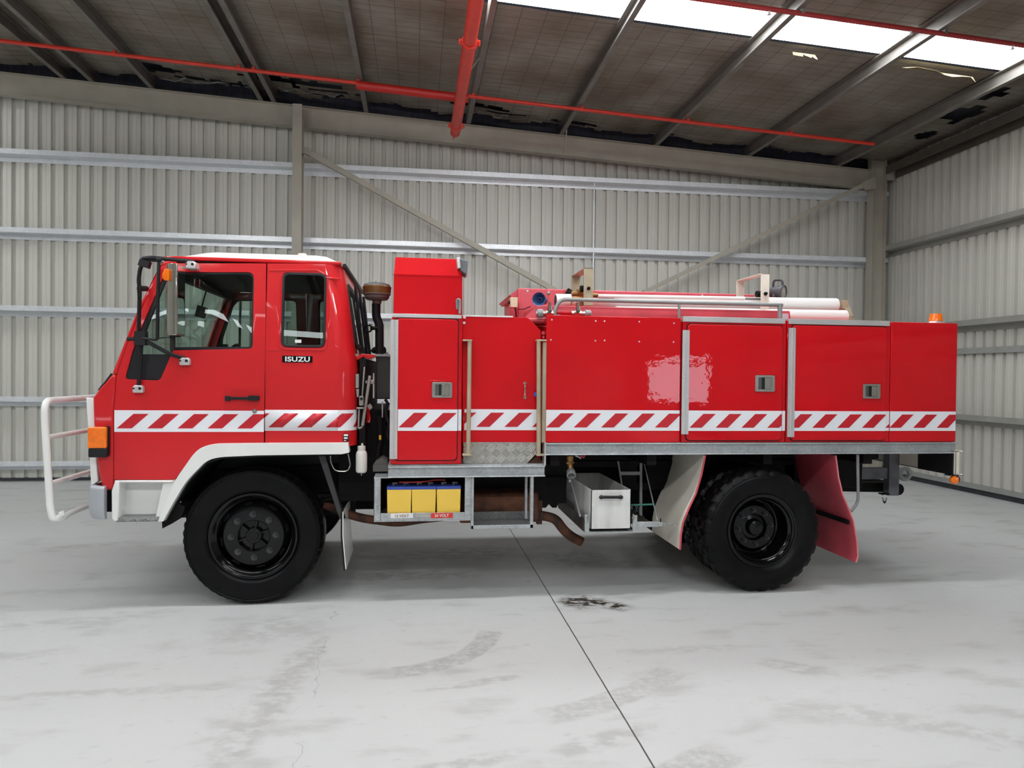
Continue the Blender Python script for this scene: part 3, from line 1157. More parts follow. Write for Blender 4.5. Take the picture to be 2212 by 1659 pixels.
# doors
ARCH_OUT = [(-0.507, 1.221), (-1.156, 1.219), (-1.463, 1.216), (-1.539, 1.203), (-1.584, 1.179), (-1.626, 1.138), (-1.742, 0.968)]
door_out = [(-2.170, 0.958), (-2.172, 1.481), (-2.154, 1.723), (-2.021, 2.138), (-1.909, 2.440), (-1.861, 2.531), (-1.819, 2.550), (-1.129, 2.572), (-1.117, 1.904), (-1.123, 1.222), (-1.463, 1.216), (-1.539, 1.203), (-1.584, 1.179), (-1.626, 1.138), (-1.742, 0.968), (-1.755, 0.954)]
win_hole = round_poly([(-2.100, 1.690), (-1.858, 1.682), (-1.769, 1.904), (-1.207, 1.926), (-1.214, 2.502), (-1.846, 2.483), (-1.985, 2.094), (-2.050, 1.890)], [.03, .03, .015, .03, .05, .02, .0, .0])
for far in (False, True):
    b = MB()
    b.plate(door_out, [win_hole], YC - 0.004, YC + 0.045)
    b.cut((0, 0, ZBELT), (0, 0, 1)).cut((0, 0, ZBELT + 0.35), (0, 0, 1)).shear(leanf)
    if far:
        b.mirror_y(YM)
    door = part(b, 'cab_door', M_REDC, bev=0.006)
    b = MB()   # rubber round the opening
    inner = round_poly([(-2.091, 1.700), (-1.864, 1.692), (-1.779, 1.924), (-1.218, 1.937), (-1.224, 2.488), (-1.839, 2.469), (-1.921, 2.178), (-2.025, 1.897)], [.03, .03, .015, .03, .05, .02, .0, .0])
    inner2 = round_poly([(-2.015, 1.873), (-1.801, 1.876), (-1.779, 1.928), (-1.218, 1.940), (-1.227, 2.488), (-1.797, 2.471), (-1.843, 2.417), (-1.950, 2.098), (-1.997, 1.941)], [.0, .0, .015, .03, .05, .02, .02, .0, .0])
    b.plate(win_hole, [inner2], YC + 0.006, YC + 0.03)
    b.shear(leanf)
    if far:
        b.mirror_y(YM)
    build(b, 'window_frame', M_BLACK, door, bev=0.003)
    b = MB()
    b.plate([(-2.022, 1.866), (-1.795, 1.870), (-1.775, 1.921), (-1.207, 1.930), (-1.220, 2.495), (-1.816, 2.477), (-1.950, 2.105)], [], YC + 0.016, YC + 0.020)
    b.shear(leanf)
    if far:
        b.mirror_y(YM)
    build(b, 'window_glass', M_GLASS, door)
    b = MB()   # stiffening line along the sill
    b.box(-1.769, -1.210, YC - 0.002, YC + 0.008, 1.918 - 0.008, 1.918 + 0.006)
    if far:
        b.mirror_y(YM)
    build(b, 'sill_strip', M_BLACK, door)
    b = MB()
    b.plate(rect(-1.406, -1.138, 1.467, 1.633, 0.012), [rect(-1.357, -1.231, 1.495, 1.616, 0.02)], YC - 0.007, YC)
    b.box(-1.400, -1.152, YC - 0.005, YC - 0.004, 1.474, 1.626)
    if far:
        b.mirror_y(YM)
    build(b, 'handle_recess', M_REDC, door, bev=0.003)
    b = MB()
    b.box(-1.396, -1.364, YC - 0.035, YC, 1.536, 1.574)
    b.box(-1.364, -1.225, YC - 0.035, YC - 0.015, 1.546, 1.567)
    b.box(-1.231, -1.155, YC - 0.035, YC, 1.540, 1.578)
    if far:
        b.mirror_y(YM)
    h = build(b, 'door_handle', M_BLACK, door, bev=0.003)
    b = MB()
    b.cyl((-1.191, 5.500, 1.461), (-1.188, 5.485, 1.462), 0.016, n=14)
    b.cyl((-1.188, 5.486, 1.462), (-1.187, 5.482, 1.462), 0.009, n=10)
    if far:
        b.mirror_y(YM)
    build(b, 'door_lock', M_CHROME, door)
    if not far:
        b = MB()
        chevrons(b, -2.170, -1.123, 1.306, 1.464, YC - 0.004, -2.154, -1.944 - -2.154)
        build(b, 'reflective_stripe', [M_STRIPE, M_CHEV], door)

# quarter panels behind the doors, the rounded rear corners and the rear wall
zq0, zq1 = 1.197, 2.581
XR0, XR1 = -0.453, -0.566


def xrear(z):          # the back of the cab leans forward towards the roof
    zb_ = 1.773
    return XR0 if z < zb_ else XR0 + (XR1 - XR0) * (z - zb_) / (zq1 - zb_)


RC = 0.13
qwin = rect(-1.003, -0.686, 1.944, 2.505, 0.045)
for far in (False, True):
    b = MB()
    zs = sorted([zq0, 1.773, ZBELT, ZBELT + 0.4, zq1])
    edge = [(xrear(z) - RC, z) for z in zs]
    b.plate([(-1.113, 1.198), (-1.117, 1.904), (-1.119, 2.573)] + list(reversed(edge)), [qwin], YC, YC + 0.045)
    b.cut((0, 0, ZBELT), (0, 0, 1))
    rings = []
    for z in sorted([zq0 + (zq1 - zq0) * i / 16 for i in range(17)] + [1.773, ZBELT]):
        ring = []
        for k in range(9):
            a = PI / 2 * k / 8
            ring.append((xrear(z) - RC + RC * math.sin(a), YC + RC - RC * math.cos(a), z))
        for k in range(8, -1, -1):
            a = PI / 2 * k / 8
            ring.append((xrear(z) - RC + (RC - .03) * math.sin(a), YC + RC - (RC - .03) * math.cos(a), z))
        rings.append(ring)
    b.loft(rings)
    b.shear(leanf)
    if far:
        b.mirror_y(YM)
    quarter = part(b, 'cab_quarter_panel', M_REDC, bev=0.0)
    b = MB()
    b.plate(rect(-1.006, -0.682, 1.941, 2.509, 0.05), [rect(-0.989, -0.699, 1.960, 2.489, 0.04)], YC - 0.008, YC + 0.02)
    b.shear(leanf)
    if far:
        b.mirror_y(YM)
    build(b, 'window_seal', M_BLACK, quarter, bev=0.004)
    b = MB()
    b.plate(rect(-0.995, -0.696, 1.953, 2.496, 0.04), [], YC + 0.004, YC + 0.008)
    b.shear(leanf)
    if far:
        b.mirror_y(YM)
    build(b, 'window_glass', M_GLASSD, quarter)
    if far:
        continue
    b = MB()   # pressed frame line round the window and the drip line above it
    b.plate(rect(-1.025, -0.665, 1.918, 2.514, 0.055), [rect(-1.015, -0.676, 1.932, 2.510, 0.05)], YC - 0.005, YC + 0.004)
    b.shear(leanf)
    build(b, 'pressed_frame', M_REDC, quarter, bev=0.003)
    b = MB()
    b.tube([(x, YC + lean(z) + 0.002, z) for x, z in ((-1.104, 2.520), (-0.754, 2.531), (-0.712, 2.511), (-0.691, 2.476), (-0.581, 2.468))], 0.008, 8)
    b.tube([(x, YC + lean(z) + 0.002, z) for x, z in ((-1.097, 1.918), (-1.027, 1.919))], 0.005, 8)
    build(b, 'drip_moulding', M_REDC, quarter)
    b = MB()
    for q_ in ((-1.050, 5.580, 2.552), (-0.705, 5.580, 2.552)):
        b.cyl((q_[0], 5.59, q_[2]), (q_[0], 5.574, q_[2]), 0.012, n=10)
    build(b, 'screw_cap', M_BLACK, quarter)
    b = MB()
    chevrons(b, -1.117, -0.453 - RC, 1.314, 1.471, YC - 0.001, -2.154 + 0.012, -1.944 - -2.154)
    # the band carried round the corner
    ph = -2.154 + 0.012
    zl, zh = 1.314, 1.471
    def wrap(u, o):
        a = min(PI / 2, max(0, u / RC))
        return (XR0 - RC + (RC + o) * math.sin(a), YC + RC - (RC + o) * math.cos(a))
    n = 8
    us = [RC * PI / 2 * i / n for i in range(n + 1)]
    for u0, u1 in zip(us, us[1:]):
        (xa, ya), (xb, yb) = wrap(u0, 0.0012), wrap(u1, 0.0012)
        b.m(0).poly([(xa, ya, zl), (xb, yb, zl), (xb, yb, zh), (xa, ya, zh)])
    per = -1.944 - -2.154
    for k in range(0, 12):
        s = ph + k * per - (XR0 - RC)
        q = [(s, zl + .026), (s + .104, zl + .026), (s + .219, zh - .026), (s + .115, zh - .026)]
        for i in range(8):
            t0, t1 = i / 8, (i + 1) / 8
            f0 = [q[0][0] + (q[3][0] - q[0][0]) * t for t in (t0, t1)]
            f1 = [min(x + .104, RC * PI / 2) for x in f0]
            f0 = [max(0, x) for x in f0]
            z0, z1 = zl + .026 + (zh - zl - .052) * t0, zl + .026 + (zh - zl - .052) * t1
            for j in range(4):
                g = lambda i_, r: f0[i_] + (f1[i_] - f0[i_]) * r / 4
                if f1[0] - f0[0] < 1e-4 and f1[1] - f0[1] < 1e-4:
                    continue
                vs = [(*wrap(g(0, j), .0024), z0), (*wrap(g(0, j + 1), .0024), z0), (*wrap(g(1, j + 1), .0024), z1), (*wrap(g(1, j), .0024), z1)]
                b.m(1).poly(vs)
    build(b, 'reflective_stripe', [M_STRIPE, M_CHEV], quarter, recalc=False)
    badge = MB()
    badge.box(-0.994, -0.774, YC - 0.004, YC + 0.002, 1.827, 1.877)
    bd = build(badge, 'name_badge', M_BLACKG, quarter, bev=0.001)
    lt = text_mesh('ISUZU', -0.972, -0.793, 1.833, 1.871, YC - 0.005, 'name_lettering', M_WHITE, quarter, bold=0.028)
    b = MB()
    b.m(0).box(-0.524 - .02, -0.473 - .03, YC - .001, YC + .002, 1.235, 1.291)
    b.m(1).box(-0.524 - .015, -0.473 - .035, YC - .002, YC, 1.274, 1.288)
    b.m(1).box(-0.524 - .014, -0.473 - .038, YC - .002, YC, 1.253, 1.265)
    b.m(1).box(-0.524 - .012, -0.473 - .05, YC - .002, YC, 1.237, 1.244)
    build(b, 'sticker', [M_BLACK, M_WHITE], quarter)
    b = MB()
    b.box(-0.904, -0.858, YC + 0.001 + lean(1.987), YC + 0.003 + lean(1.987), 1.975, 1.999)
    build(b, 'window_sticker', M_WHITE, quarter)

# rear wall with its barred window
b = MB()
zA, zBm = 1.773, zq1
y0_, y1_ = YC + RC, YFAR - RC
wz0, wz1 = 1.970, 2.443
rw_out = [(0, zq0), (y1_ - y0_, zq0), (y1_ - y0_, zA), (y1_ - y0_ - .08, zq1), (.08, zq1), (0, zA)]
rw_hole = rect(0.14, y1_ - y0_ - 0.14, wz0, wz1, 0.06)
b.plate(rw_out, [rw_hole], -0.03, 0.0)
b.cut((0, 0, zA), (0, 0, 1))
b.shear(lambda c: (xrear(c.z) + c.y, y0_ + c.x, c.z))
RWALL = part(b, 'cab_rear_wall', M_REDC)
b = MB()
b.plate(rect(0.12, y1_ - y0_ - 0.12, wz0 - .02, wz1 + .02, 0.07), [rect(0.16, y1_ - y0_ - 0.16, wz0 + .02, wz1 - .02, 0.05)], -0.01, 0.012)
b.shear(lambda c: (xrear(c.z) + c.y, y0_ + c.x, c.z))
build(b, 'window_seal', M_BLACK, RWALL)
b = MB()
b.plate(rect(0.13, y1_ - y0_ - 0.13, wz0, wz1, 0.06), [], -0.012, -0.008)
b.shear(lambda c: (xrear(c.z) + c.y, y0_ + c.x, c.z))
build(b, 'window_glass', M_GLASSD, RWALL)
for i in range(3):
    yy = y0_ + 0.45 + i * (y1_ - y0_ - 0.9) / 2
    b = MB()
    b.tube([(xrear(wz0) + .035, yy, wz0 - .05), (xrear(wz1) + .035, yy, wz1 + .05)], 0.013, 8)
    build(b, 'window_bar', M_BLACK, RWALL)
b = MB()
b.tube([(XR1 + 0.01, YC + .12, zq1 + .0), (XR1 + 0.015, YFAR - .12, zq1 + .0)], 0.016, 8)
build(b, 'rear_gutter', M_BLACK, RWALL)

# roof
b = MB()
xa, xz = -1.745, -0.611
z0, z1 = 2.606, 2.652 + 0.004
yl, yr = YC + lean(z0) + 0.012, YFAR - lean(z0) - 0.012
rings = []
for t, dz, ins in ((0, 0, 0), (0.35, 0.025, 0.012), (1, 0.045, 0.05)):
    pass
secs = []
N_ = 14
for i in range(N_ + 1):
    t = i / N_
    x = xa + (xz - xa) * t
    hgt = (z1 - z0) * min(1, math.sin(min(1, t * 4.5) * PI / 2) * 1.0, math.sin(min(1, (1 - t) * 9) * PI / 2))
    hgt = max(hgt, 0.002)
    ring = [(x, yl, z0 - 0.005)]
    for k in range(7):
        a = PI / 2 * k / 6
        ring.append((x, yl + 0.07 * (1 - math.cos(a)), z0 + hgt * math.sin(a)))
    for k in range(6, -1, -1):
        a = PI / 2 * k / 6
        ring.append((x, yr - 0.07 * (1 - math.cos(a)), z0 + hgt * math.sin(a)))
    ring.append((x, yr, z0 - 0.005))
    secs.append(ring)
b.loft(secs)
ROOF = part(b, 'cab_roof', M_WHITE)
b = MB()   # red cantrail under the white roof
zg0, zg1 = 2.580, 2.606
for (ya, yb_) in ((yl - 0.008, yl + 0.05), (yr - 0.05, yr + 0.008)):
    b = MB()
    b.loft([[(x, ya, zc), (x, yb_, zc), (x, yb_, zc + zg1 - zg0), (x, ya, zc + zg1 - zg0)] for x, zc in ((-1.869, zg0 - 0.004), (-1.778, zg0 + .002), (-1.047, zg0), (-0.577, zg0))])
    build(b, 'cantrail', M_REDC, ROOF, bev=0.008)
b = MB()
b.box(-1.876, -0.590, yl + .05, yr - .05, z0 - .05, z0 - .012)
build(b, 'headlining', M_DARKIN, ROOF)
b = MB()
cx_, cz_ = (-0.924, 2.698)
b.lathe([(0.0, -0.02), (0.034, -0.02), (0.036, 0.006), (0.030, 0.014), (0.0, 0.016)], (cx_, 5.95, cz_ + 0.004), (0, 0, 1), 20)
build(b, 'roof_vent_cap', M_CREAM, ROOF)

# inside of the cab
b = MB()
b.box(-2.163, XR0 - 0.05, YC + 0.06, YFAR - 0.06, 1.15, 1.19)
FLOORC = part(b, 'cab_floor', M_DARKIN)
b = MB()
b.prism([(-2.193, 1.685), (-2.183, 1.713), (-1.966, 1.851), (-1.927, 1.791), (-1.919, 1.414), (-2.192, 1.414)], YC + .07, YFAR - .07)
dash = part(b, 'dashboard', M_DARKIN, bev=0.02)
b = MB()
c = Vector((-1.78, 7.05, 1.82))
ring = []
for i in range(28):
    a = 2 * PI * i / 28
    ring.append((c.x + 0.21 * math.cos(a) * 0.42, c.y + 0.21 * math.sin(a), c.z + 0.21 * math.cos(a) * 0.9))
b.tube(ring, 0.014, 8, closed=True)
b.tube([c, (-1.98, 7.05, 1.72)], 0.03, 8)
for a in (0.5, 2.6, 4.7):
    b.tube([c, (c.x + 0.2 * math.cos(a) * .42, c.y + .2 * math.sin(a), c.z + .2 * math.cos(a) * .9)], 0.01, 6)
part(b, 'steering_wheel', M_BLACK)
for (x, y, sc) in ((-1.32, 5.95, 1), (-1.32, 6.5, .9), (-1.32, 7.1, 1)):
    b = MB()
    b.box(x - .28, x + .22, y - .24, y + .24, 1.19, 1.42)
    b.prism([(x + .12, 1.40), (x + .26, 1.42), (x + .36, 1.72), (x + .26, 1.72)], y - .22, y + .22)
    part(b, 'front_seat', M_SEAT, bev=0.05, seg=3)
for y in (5.95, 7.1):
    b = MB()
    b.box(-0.92, -0.56, y - .26, y + .26, 1.19, 1.45)
    b.prism([(-0.70, 1.42), (-0.56, 1.42), (-0.62, 2.12), (-0.74, 2.12)], y - .24, y + .24)
    s = part(b, 'rear_seat', M_SEAT, bev=0.05, seg=3)
    b = MB()
    b.obox((-0.68, y, 2.20), (0.09, 0.24, 0.14))
    build(b, 'headrest', M_SEAT, s, bev=0.03, seg=3)
b = MB()
b.obox((-1.86, 6.5, 2.27), (0.03, 0.22, 0.10), Matrix.Rotation(0.25, 3, 'Y'))
b.tube([(-1.86, 6.5, 2.30), (-1.82, 6.5, 2.46)], 0.008, 6)
part(b, 'rear_view_mirror', M_BLACK, bev=0.008)
b = MB()
b.box(-0.62, -0.52, YC + .14, YFAR - .14, 1.19, 1.50)
part(b, 'rear_bulkhead_lining', M_DARKIN)

# side mirrors on tubular arms
for far in (False, True):
    Y0 = 5.34
    def fx(b):
        if far:
            b.mirror_y(YM)
        return b
    b = MB()
    b.tube(fillet([(-1.944, 5.400, 2.554), (-1.880, 5.360, 2.559), (-1.818, 5.360, 2.554), (-1.670, 5.440, 2.555), (-1.654, 5.560, 2.568)], 0.05), 0.014, 10)
    b.tube(fillet([(-1.944, 5.400, 2.540), (-1.877, 5.380, 2.543), (-1.818, 5.360, 2.538)], 0.04), 0.012, 8)
    b.ball((-1.824, 5.360, 2.544), 0.022, 12)
    b.tube([(-1.822, 5.360, 2.538), (-1.829, 5.360, 2.284), (-1.831, 5.360, 1.978)], 0.012, 10)
    b.tube(fillet([(-1.831, 5.360, 1.994), (-1.837, 5.370, 1.975), (-1.958, 5.420, 1.985)], 0.03), 0.010, 8)
    b.obox((-1.931, 5.400, 2.518), (0.07, 0.05, 0.05), Matrix.Rotation(0.3, 3, 'Y'))
    b.tube(fillet([(-1.934, 5.400, 2.531), (-1.970, 5.420, 2.493), (-1.985, 5.430, 2.401), (-1.976, 5.430, 2.338), (-1.982, 5.440, 2.222), (-1.990, 5.450, 2.023), (-1.969, 5.450, 1.973), (-1.975, 5.450, 1.889), (-1.981, 5.460, 1.772), (-1.995, 5.470, 1.648)], 0.05), 0.014, 10)
    b.cyl((-1.979, 5.430, 2.344), (-1.964, 5.520, 2.354), 0.020, n=12)
    b.cyl((-2.063, 5.440, 1.979), (-1.965, 5.440, 1.986), 0.015, n=10)
    b.obox((-1.969, 5.440, 1.986), (0.075, 0.06, 0.10))
    b.tube(fillet([(-1.920, 5.420, 1.962), (-1.775, 5.430, 1.878), (-1.714, 5.460, 1.856), (-1.682, 5.490, 1.847)], 0.06), 0.014, 10)
    b.tube([(-1.831, 5.360, 1.984), (-1.736, 5.320, 1.994)], 0.005, 6)
    arm = part(fx(b), 'mirror_arm', M_BLACK)
    b = MB()   # wavy cable clipped to the arm
    b.tube(fillet([(-1.940, 5.380, 2.508), (-1.969, 5.400, 2.467), (-1.966, 5.410, 2.402), (-1.984, 5.410, 2.345), (-1.978, 5.420, 2.221), (-1.990, 5.430, 2.088), (-1.974, 5.430, 1.939), (-1.987, 5.450, 1.755)], 0.04), 0.005, 6)
    build(fx(b), 'cable', M_BLACK, arm)
    for (x_, z_) in ((-1.640, 2.529), (-1.678, 1.824), (-1.998, 1.620)):
        b = MB()
        b.prism([(x_ - .036, z_ - .028), (x_ + .036, z_ - .028), (x_ + .036, z_ + .012), (x_ + .026, z_ + .028), (x_ - .026, z_ + .028), (x_ - .036, z_ + .012)], 5.455, 5.50 + lean(z_))
        bk = build(fx(b), 'arm_bracket', M_ALU, arm, bev=0.008)
        b = MB()
        b.cyl((x_ + .016, 5.456, z_ + .004), (x_ + .016, 5.450, z_ + .004), 0.010, n=10)
        b.cyl((x_ - .026, 5.456, z_ + .004), (x_ - .026, 5.450, z_ + .004), 0.006, n=8)
        build(fx(b), 'bracket_hole', M_BLACK, arm)
    b = MB()
    xm0, xm1 = -1.747, -1.657
    zm0, zm1 = 2.003, 2.503
    prof = [(xm1, 5.22), (xm1, 5.40)]
    for k in range(9):
        a = PI * k / 8
        prof.append((xm1 - .025 - (xm1 - xm0 - .025) * math.sin(a), 5.31 + 0.09 * math.cos(a)))
    b.prism(prof, zm0, zm1, 'z')
    mir = part(fx(b), 'side_mirror', M_CHROME, bev=0.004)
    b = MB()
    b.box(xm1 - .001, xm1 + .003, 5.23, 5.39, zm0 + .012, zm1 - .012)
    build(fx(b), 'mirror_glass', mat('mirror_silver', (0.9, 0.9, 0.9), 0.02, 1.0), mir)
    b = MB()
    b.box(xm0 + .03, xm1 - .01, 5.28, 5.34, zm0 - .008, zm0 + .004)
    b.box(-1.724, -1.699, 5.29, 5.33, 1.899, zm0)
    build(fx(b), 'mirror_foot', M_BLACK, mir)

# marker lamp by the pillar
b = MB()
b.prism(round_poly([(-1.748, 2.425), (-1.747, 2.393), (-1.730, 2.378), (-1.706, 2.378), (-1.706, 2.462), (-1.733, 2.461)], 0.012), 5.20, 5.26)
ml = part(b, 'marker_lamp', M_ORANGE, bev=0.008)
b = MB()
b.prism(rect(-1.752, -1.703, 2.377, 2.466, .01), 5.255, 5.275)
build(b, 'lamp_base', M_BLACK, ml)
# corner indicator
b = MB()
b.prism(rect(-2.333, -2.207, 1.191, 1.345, 0.012), 5.445, 5.60)
ind = part(b, 'corner_indicator', M_ORANGE, bev=0.012, seg=3)
b = MB()
b.prism(rect(-2.328, -2.202, 1.126, 1.192, 0.012), 5.447, 5.60)
build(b, 'indicator_base', M_BLACK, ind, bev=0.006)
b = MB()
b.prism(rect(-2.230, -2.200, 1.136, 1.349, 0.01), 5.47, 5.60)
build(b, 'indicator_housing', M_BLACK, ind)

# wheel-arch trim (white) and its black liner
b = MB()
o_ = [(-0.503, 1.227), (-1.148, 1.225), (-1.453, 1.222), (-1.527, 1.207), (-1.573, 1.183), (-1.614, 1.142), (-1.729, 0.970), (-1.777, 0.862), (-1.856, 0.654)]
i_ = [(-1.818, 0.655), (-1.745, 0.797), (-1.659, 0.949), (-1.530, 1.086), (-1.485, 1.109), (-1.416, 1.124), (-1.147, 1.135), (-0.550, 1.141), (-0.494, 1.153)]
b.prism(round_poly(o_ + i_, [0, 0, .05, .05, .04, .05, .05, 0, .01, 0, .05, .06, .03, .04, .05, 0, 0, 0], 3), 5.455, 5.56)
part(b, 'arch_trim', M_WHITE, bev=0.014, seg=3)
b = MB()
ln = [(-0.520, 1.144), (-1.156, 1.129), (-1.427, 1.116), (-1.538, 1.079), (-1.667, 0.940), (-1.754, 0.784), (-1.831, 0.641)]
b.ribbon([(x, 5.52, z) for x, z in ln], [(x, 6.15, z) for x, z in ln], 0.012)
b.box(-2.0, -0.5, 6.14, 6.16, 0.55, 1.14)
LINER = part(b, 'arch_liner', M_BLACK)
b = MB()
b.prism([(-1.861, 0.636), (-1.859, 0.581), (-1.789, 0.618), (-1.727, 0.658), (-1.698, 0.741), (-1.770, 0.776)], 5.56, 6.0)
build(b, 'splash_lip', M_CHASSIS, LINER)

# step box below the door
b = MB()
sx0, sx1 = -2.152, -1.774
zt, zl_ = 0.957, 0.664
b.box(sx0, sx1 + .03, 5.60, 5.63, zl_, zt)
b.prism([(-2.152, 0.957), (-2.177, 0.882), (-2.175, 0.680), (-2.157, 0.657), (-2.132, 0.663), (-2.124, 0.949)], 5.465, 5.63)
b.prism([(-1.749, 0.955), (-1.859, 0.652), (-1.894, 0.652), (-1.832, 0.956)], 5.50, 5.63)
b.prism([(-2.164, 0.955), (-1.758, 0.951), (-1.765, 0.934), (-2.158, 0.938)], 5.475, 5.63)
st_ = part(b, 'step_box', M_WHITE, bev=0.008)
b = MB()
b.prism([(-2.154, 5.47), (-1.856, 5.47), (-1.856 + .01, 5.62), (-2.142, 5.62)], 0.652, 0.684, 'z')
build(b, 'step_tread', M_CHECKG, st_, bev=0.01)

# bumper wrapped round the nose
b = MB()
xb0, xb1 = -2.374, -2.220
zb0, zb1 = 0.674, 0.915
RBM = 0.15
path = [((xb1, YB), (0, -1))]
for k in range(15):
    a = PI / 2 * k / 14
    n_ = (-math.sin(a), -math.cos(a))
    path.append(((xb0 + RBM + RBM * n_[0], YB + RBM + RBM * n_[1]), n_))
path += [((xb0 - .015, YM), (-1, 0))] + [((p[0], 2 * YM - p[1]), (n_[0], -n_[1])) for p, n_ in reversed(path)]
rings = []
for (x, y), n_ in path:
    rings.append([(x + n_[0] * o, y + n_[1] * o, z) for o, z in ((-.022, zb0), (-.006, zb0 + .03), (0, zb0 + .07), (0, zb1 - .03), (-.006, zb1 - .010), (-.020, zb1), (-.045, zb1), (-.05, zb1 - .06), (-.05, zb0))])
b.loft(rings)
part(b, 'front_bumper', M_SILVER, ang=50)
b = MB()
b.box(xb1 - .05, -2.209, 5.55, YFAR - .05, zb0 + .04, 0.870)
part(b, 'bumper_bracket', M_CHASSIS)

# bull bar of white tube
XU = -2.627
b = MB()
yb0, yb1 = 5.48, 2 * YM - 5.48
p_top = [(-2.630, 5.480, 1.300)]
Lp = [(-2.593, 5.480, 0.752), (-2.608, 5.480, 1.015), (-2.630, 5.480, 1.367)]
top = (-2.628, 5.480, 1.542)
loopL = [(-2.542, 5.500, 0.680), (-2.576, 5.480, 0.685), (-2.593, 5.480, 0.758), (-2.608, 5.480, 1.015), (-2.630, 5.480, 1.367), (-2.634, 5.480, 1.529)]
far_ = [(x, 2 * YM - y, z) for x, y, z in reversed(loopL)]
b.tube(fillet(loopL + far_, 0.10, 6), 0.0245, 14)
BULL = part(b, 'bull_bar', M_WHITE)
for (x_, z_) in ((-2.622, 1.266), (-2.605, 0.932)):
    b = MB()
    b.cyl((x_, yb0, z_), (x_, yb1, z_), 0.020, n=12)
    build(b, 'cross_tube', M_WHITE, BULL)
b = MB()
x_, z_ = (-2.523, 0.696)
b.tube(fillet([(-2.564, 5.480, 0.681), (-2.520, 5.500, 0.677), (x_, 5.60, z_), (x_, yb1 - .1, z_)], 0.05), 0.020, 12)
b.tube([(-2.524, 5.480, 0.734), (-2.514, 5.480, 0.714), (-2.539, 5.480, 0.691)], 0.02, 10)
build(b, 'bottom_tube', M_WHITE, BULL)
for y in (5.56, 2 * YM - 5.62):
    b = MB()
    b.prism([(-2.391, 1.555), (-2.339, 1.542), (-2.325, 1.209), (-2.306, 0.937), (-2.356, 0.903), (-2.370, 1.209)], y, y + .06)
    build(b, 'mounting_upright', M_WHITE, BULL, bev=0.006)

# ------------------------------------------------------------------ wheels
def front_tyre(b, cx, cy, cz, s):
    """s = -1 outer face towards -y"""
    R = 0.512
    n = 150
    prof = [(0.330, 0.00), (0.352, 0.018), (0.400, 0.026), (0.446, 0.030), (0.470, 0.028), (0.476, 0.023), (0.482, 0.026), (0.488, 0.020), (0.494, 0.022), (0.500, 0.012), (0.509, -0.006), (R, -0.030), (R, -0.066), (R - .012, -0.068), (R - .012, -0.076), (R, -0.078), (R, -0.118), (R - .012, -0.120), (R - .012, -0.128), (R, -0.130), (R, -0.20), (0.505, -0.235), (0.47, -0.262), (0.42, -0.268), (0.35, -0.255), (0.330, -0.24)]
    slit = (9, 10, 11)
    rf = lambda i, j, r: r - (0.010 if i in slit and j % 3 == 0 else 0.0)
    b.lathe(prof, (cx, cy, cz), (0, s, 0), n, rf)


def rear_tyre(b, cx, cy, cz, s):
    R = 0.500
    n = 156
    prof = [(0.295, -0.005), (0.318, 0.016), (0.360, 0.030), (0.410, 0.036), (0.438, 0.032), (0.445, 0.027), (0.455, 0.026), (0.472, 0.016), (0.490, 0.006), (R, -0.012), (R, -0.060), (R, -0.075), (R, -0.125), (R, -0.140), (R, -0.190), (0.488, -0.208), (0.44, -0.232), (0.38, -0.236), (0.31, -0.215), (0.295, -0.20)]
    def rf(i, j, r):
        k = j % 6
        if i in (7, 8, 9, 10) and k in (0, 1):
            return r - 0.014
        if i in (11, 12) and (j + 3) % 6 in (0, 1):
            return r - 0.011
        if i in (13, 14, 15) and k in (0, 1):
            return r - 0.014
        return r
    b.lathe(prof, (cx, cy, cz), (0, s, 0), n, rf)


M_NUT = mat('wheel_nut_black', (0.022, 0.022, 0.024), 0.22, spec=0.7)


def wheel_nuts(parent, cx, y, cz, R, s, n=8, off=0.0, size=0.016):
    for k in range(n):
        a = 2 * PI * k / n + off
        x, z = cx + R * math.cos(a), cz + R * math.sin(a)
        b = MB()
        b.cyl((x, y, z), (x, y + s * 0.008, z), size * 1.5, size * 1.35, n=14)
        b.cyl((x, y + s * 0.008, z), (x, y + s * 0.030, z), size, size * 0.95, n=6)
        b.cyl((x, y + s * 0.030, z), (x, y + s * 0.042, z), size * 0.5, n=8)
        build(b, 'wheel_nut', M_NUT, parent)


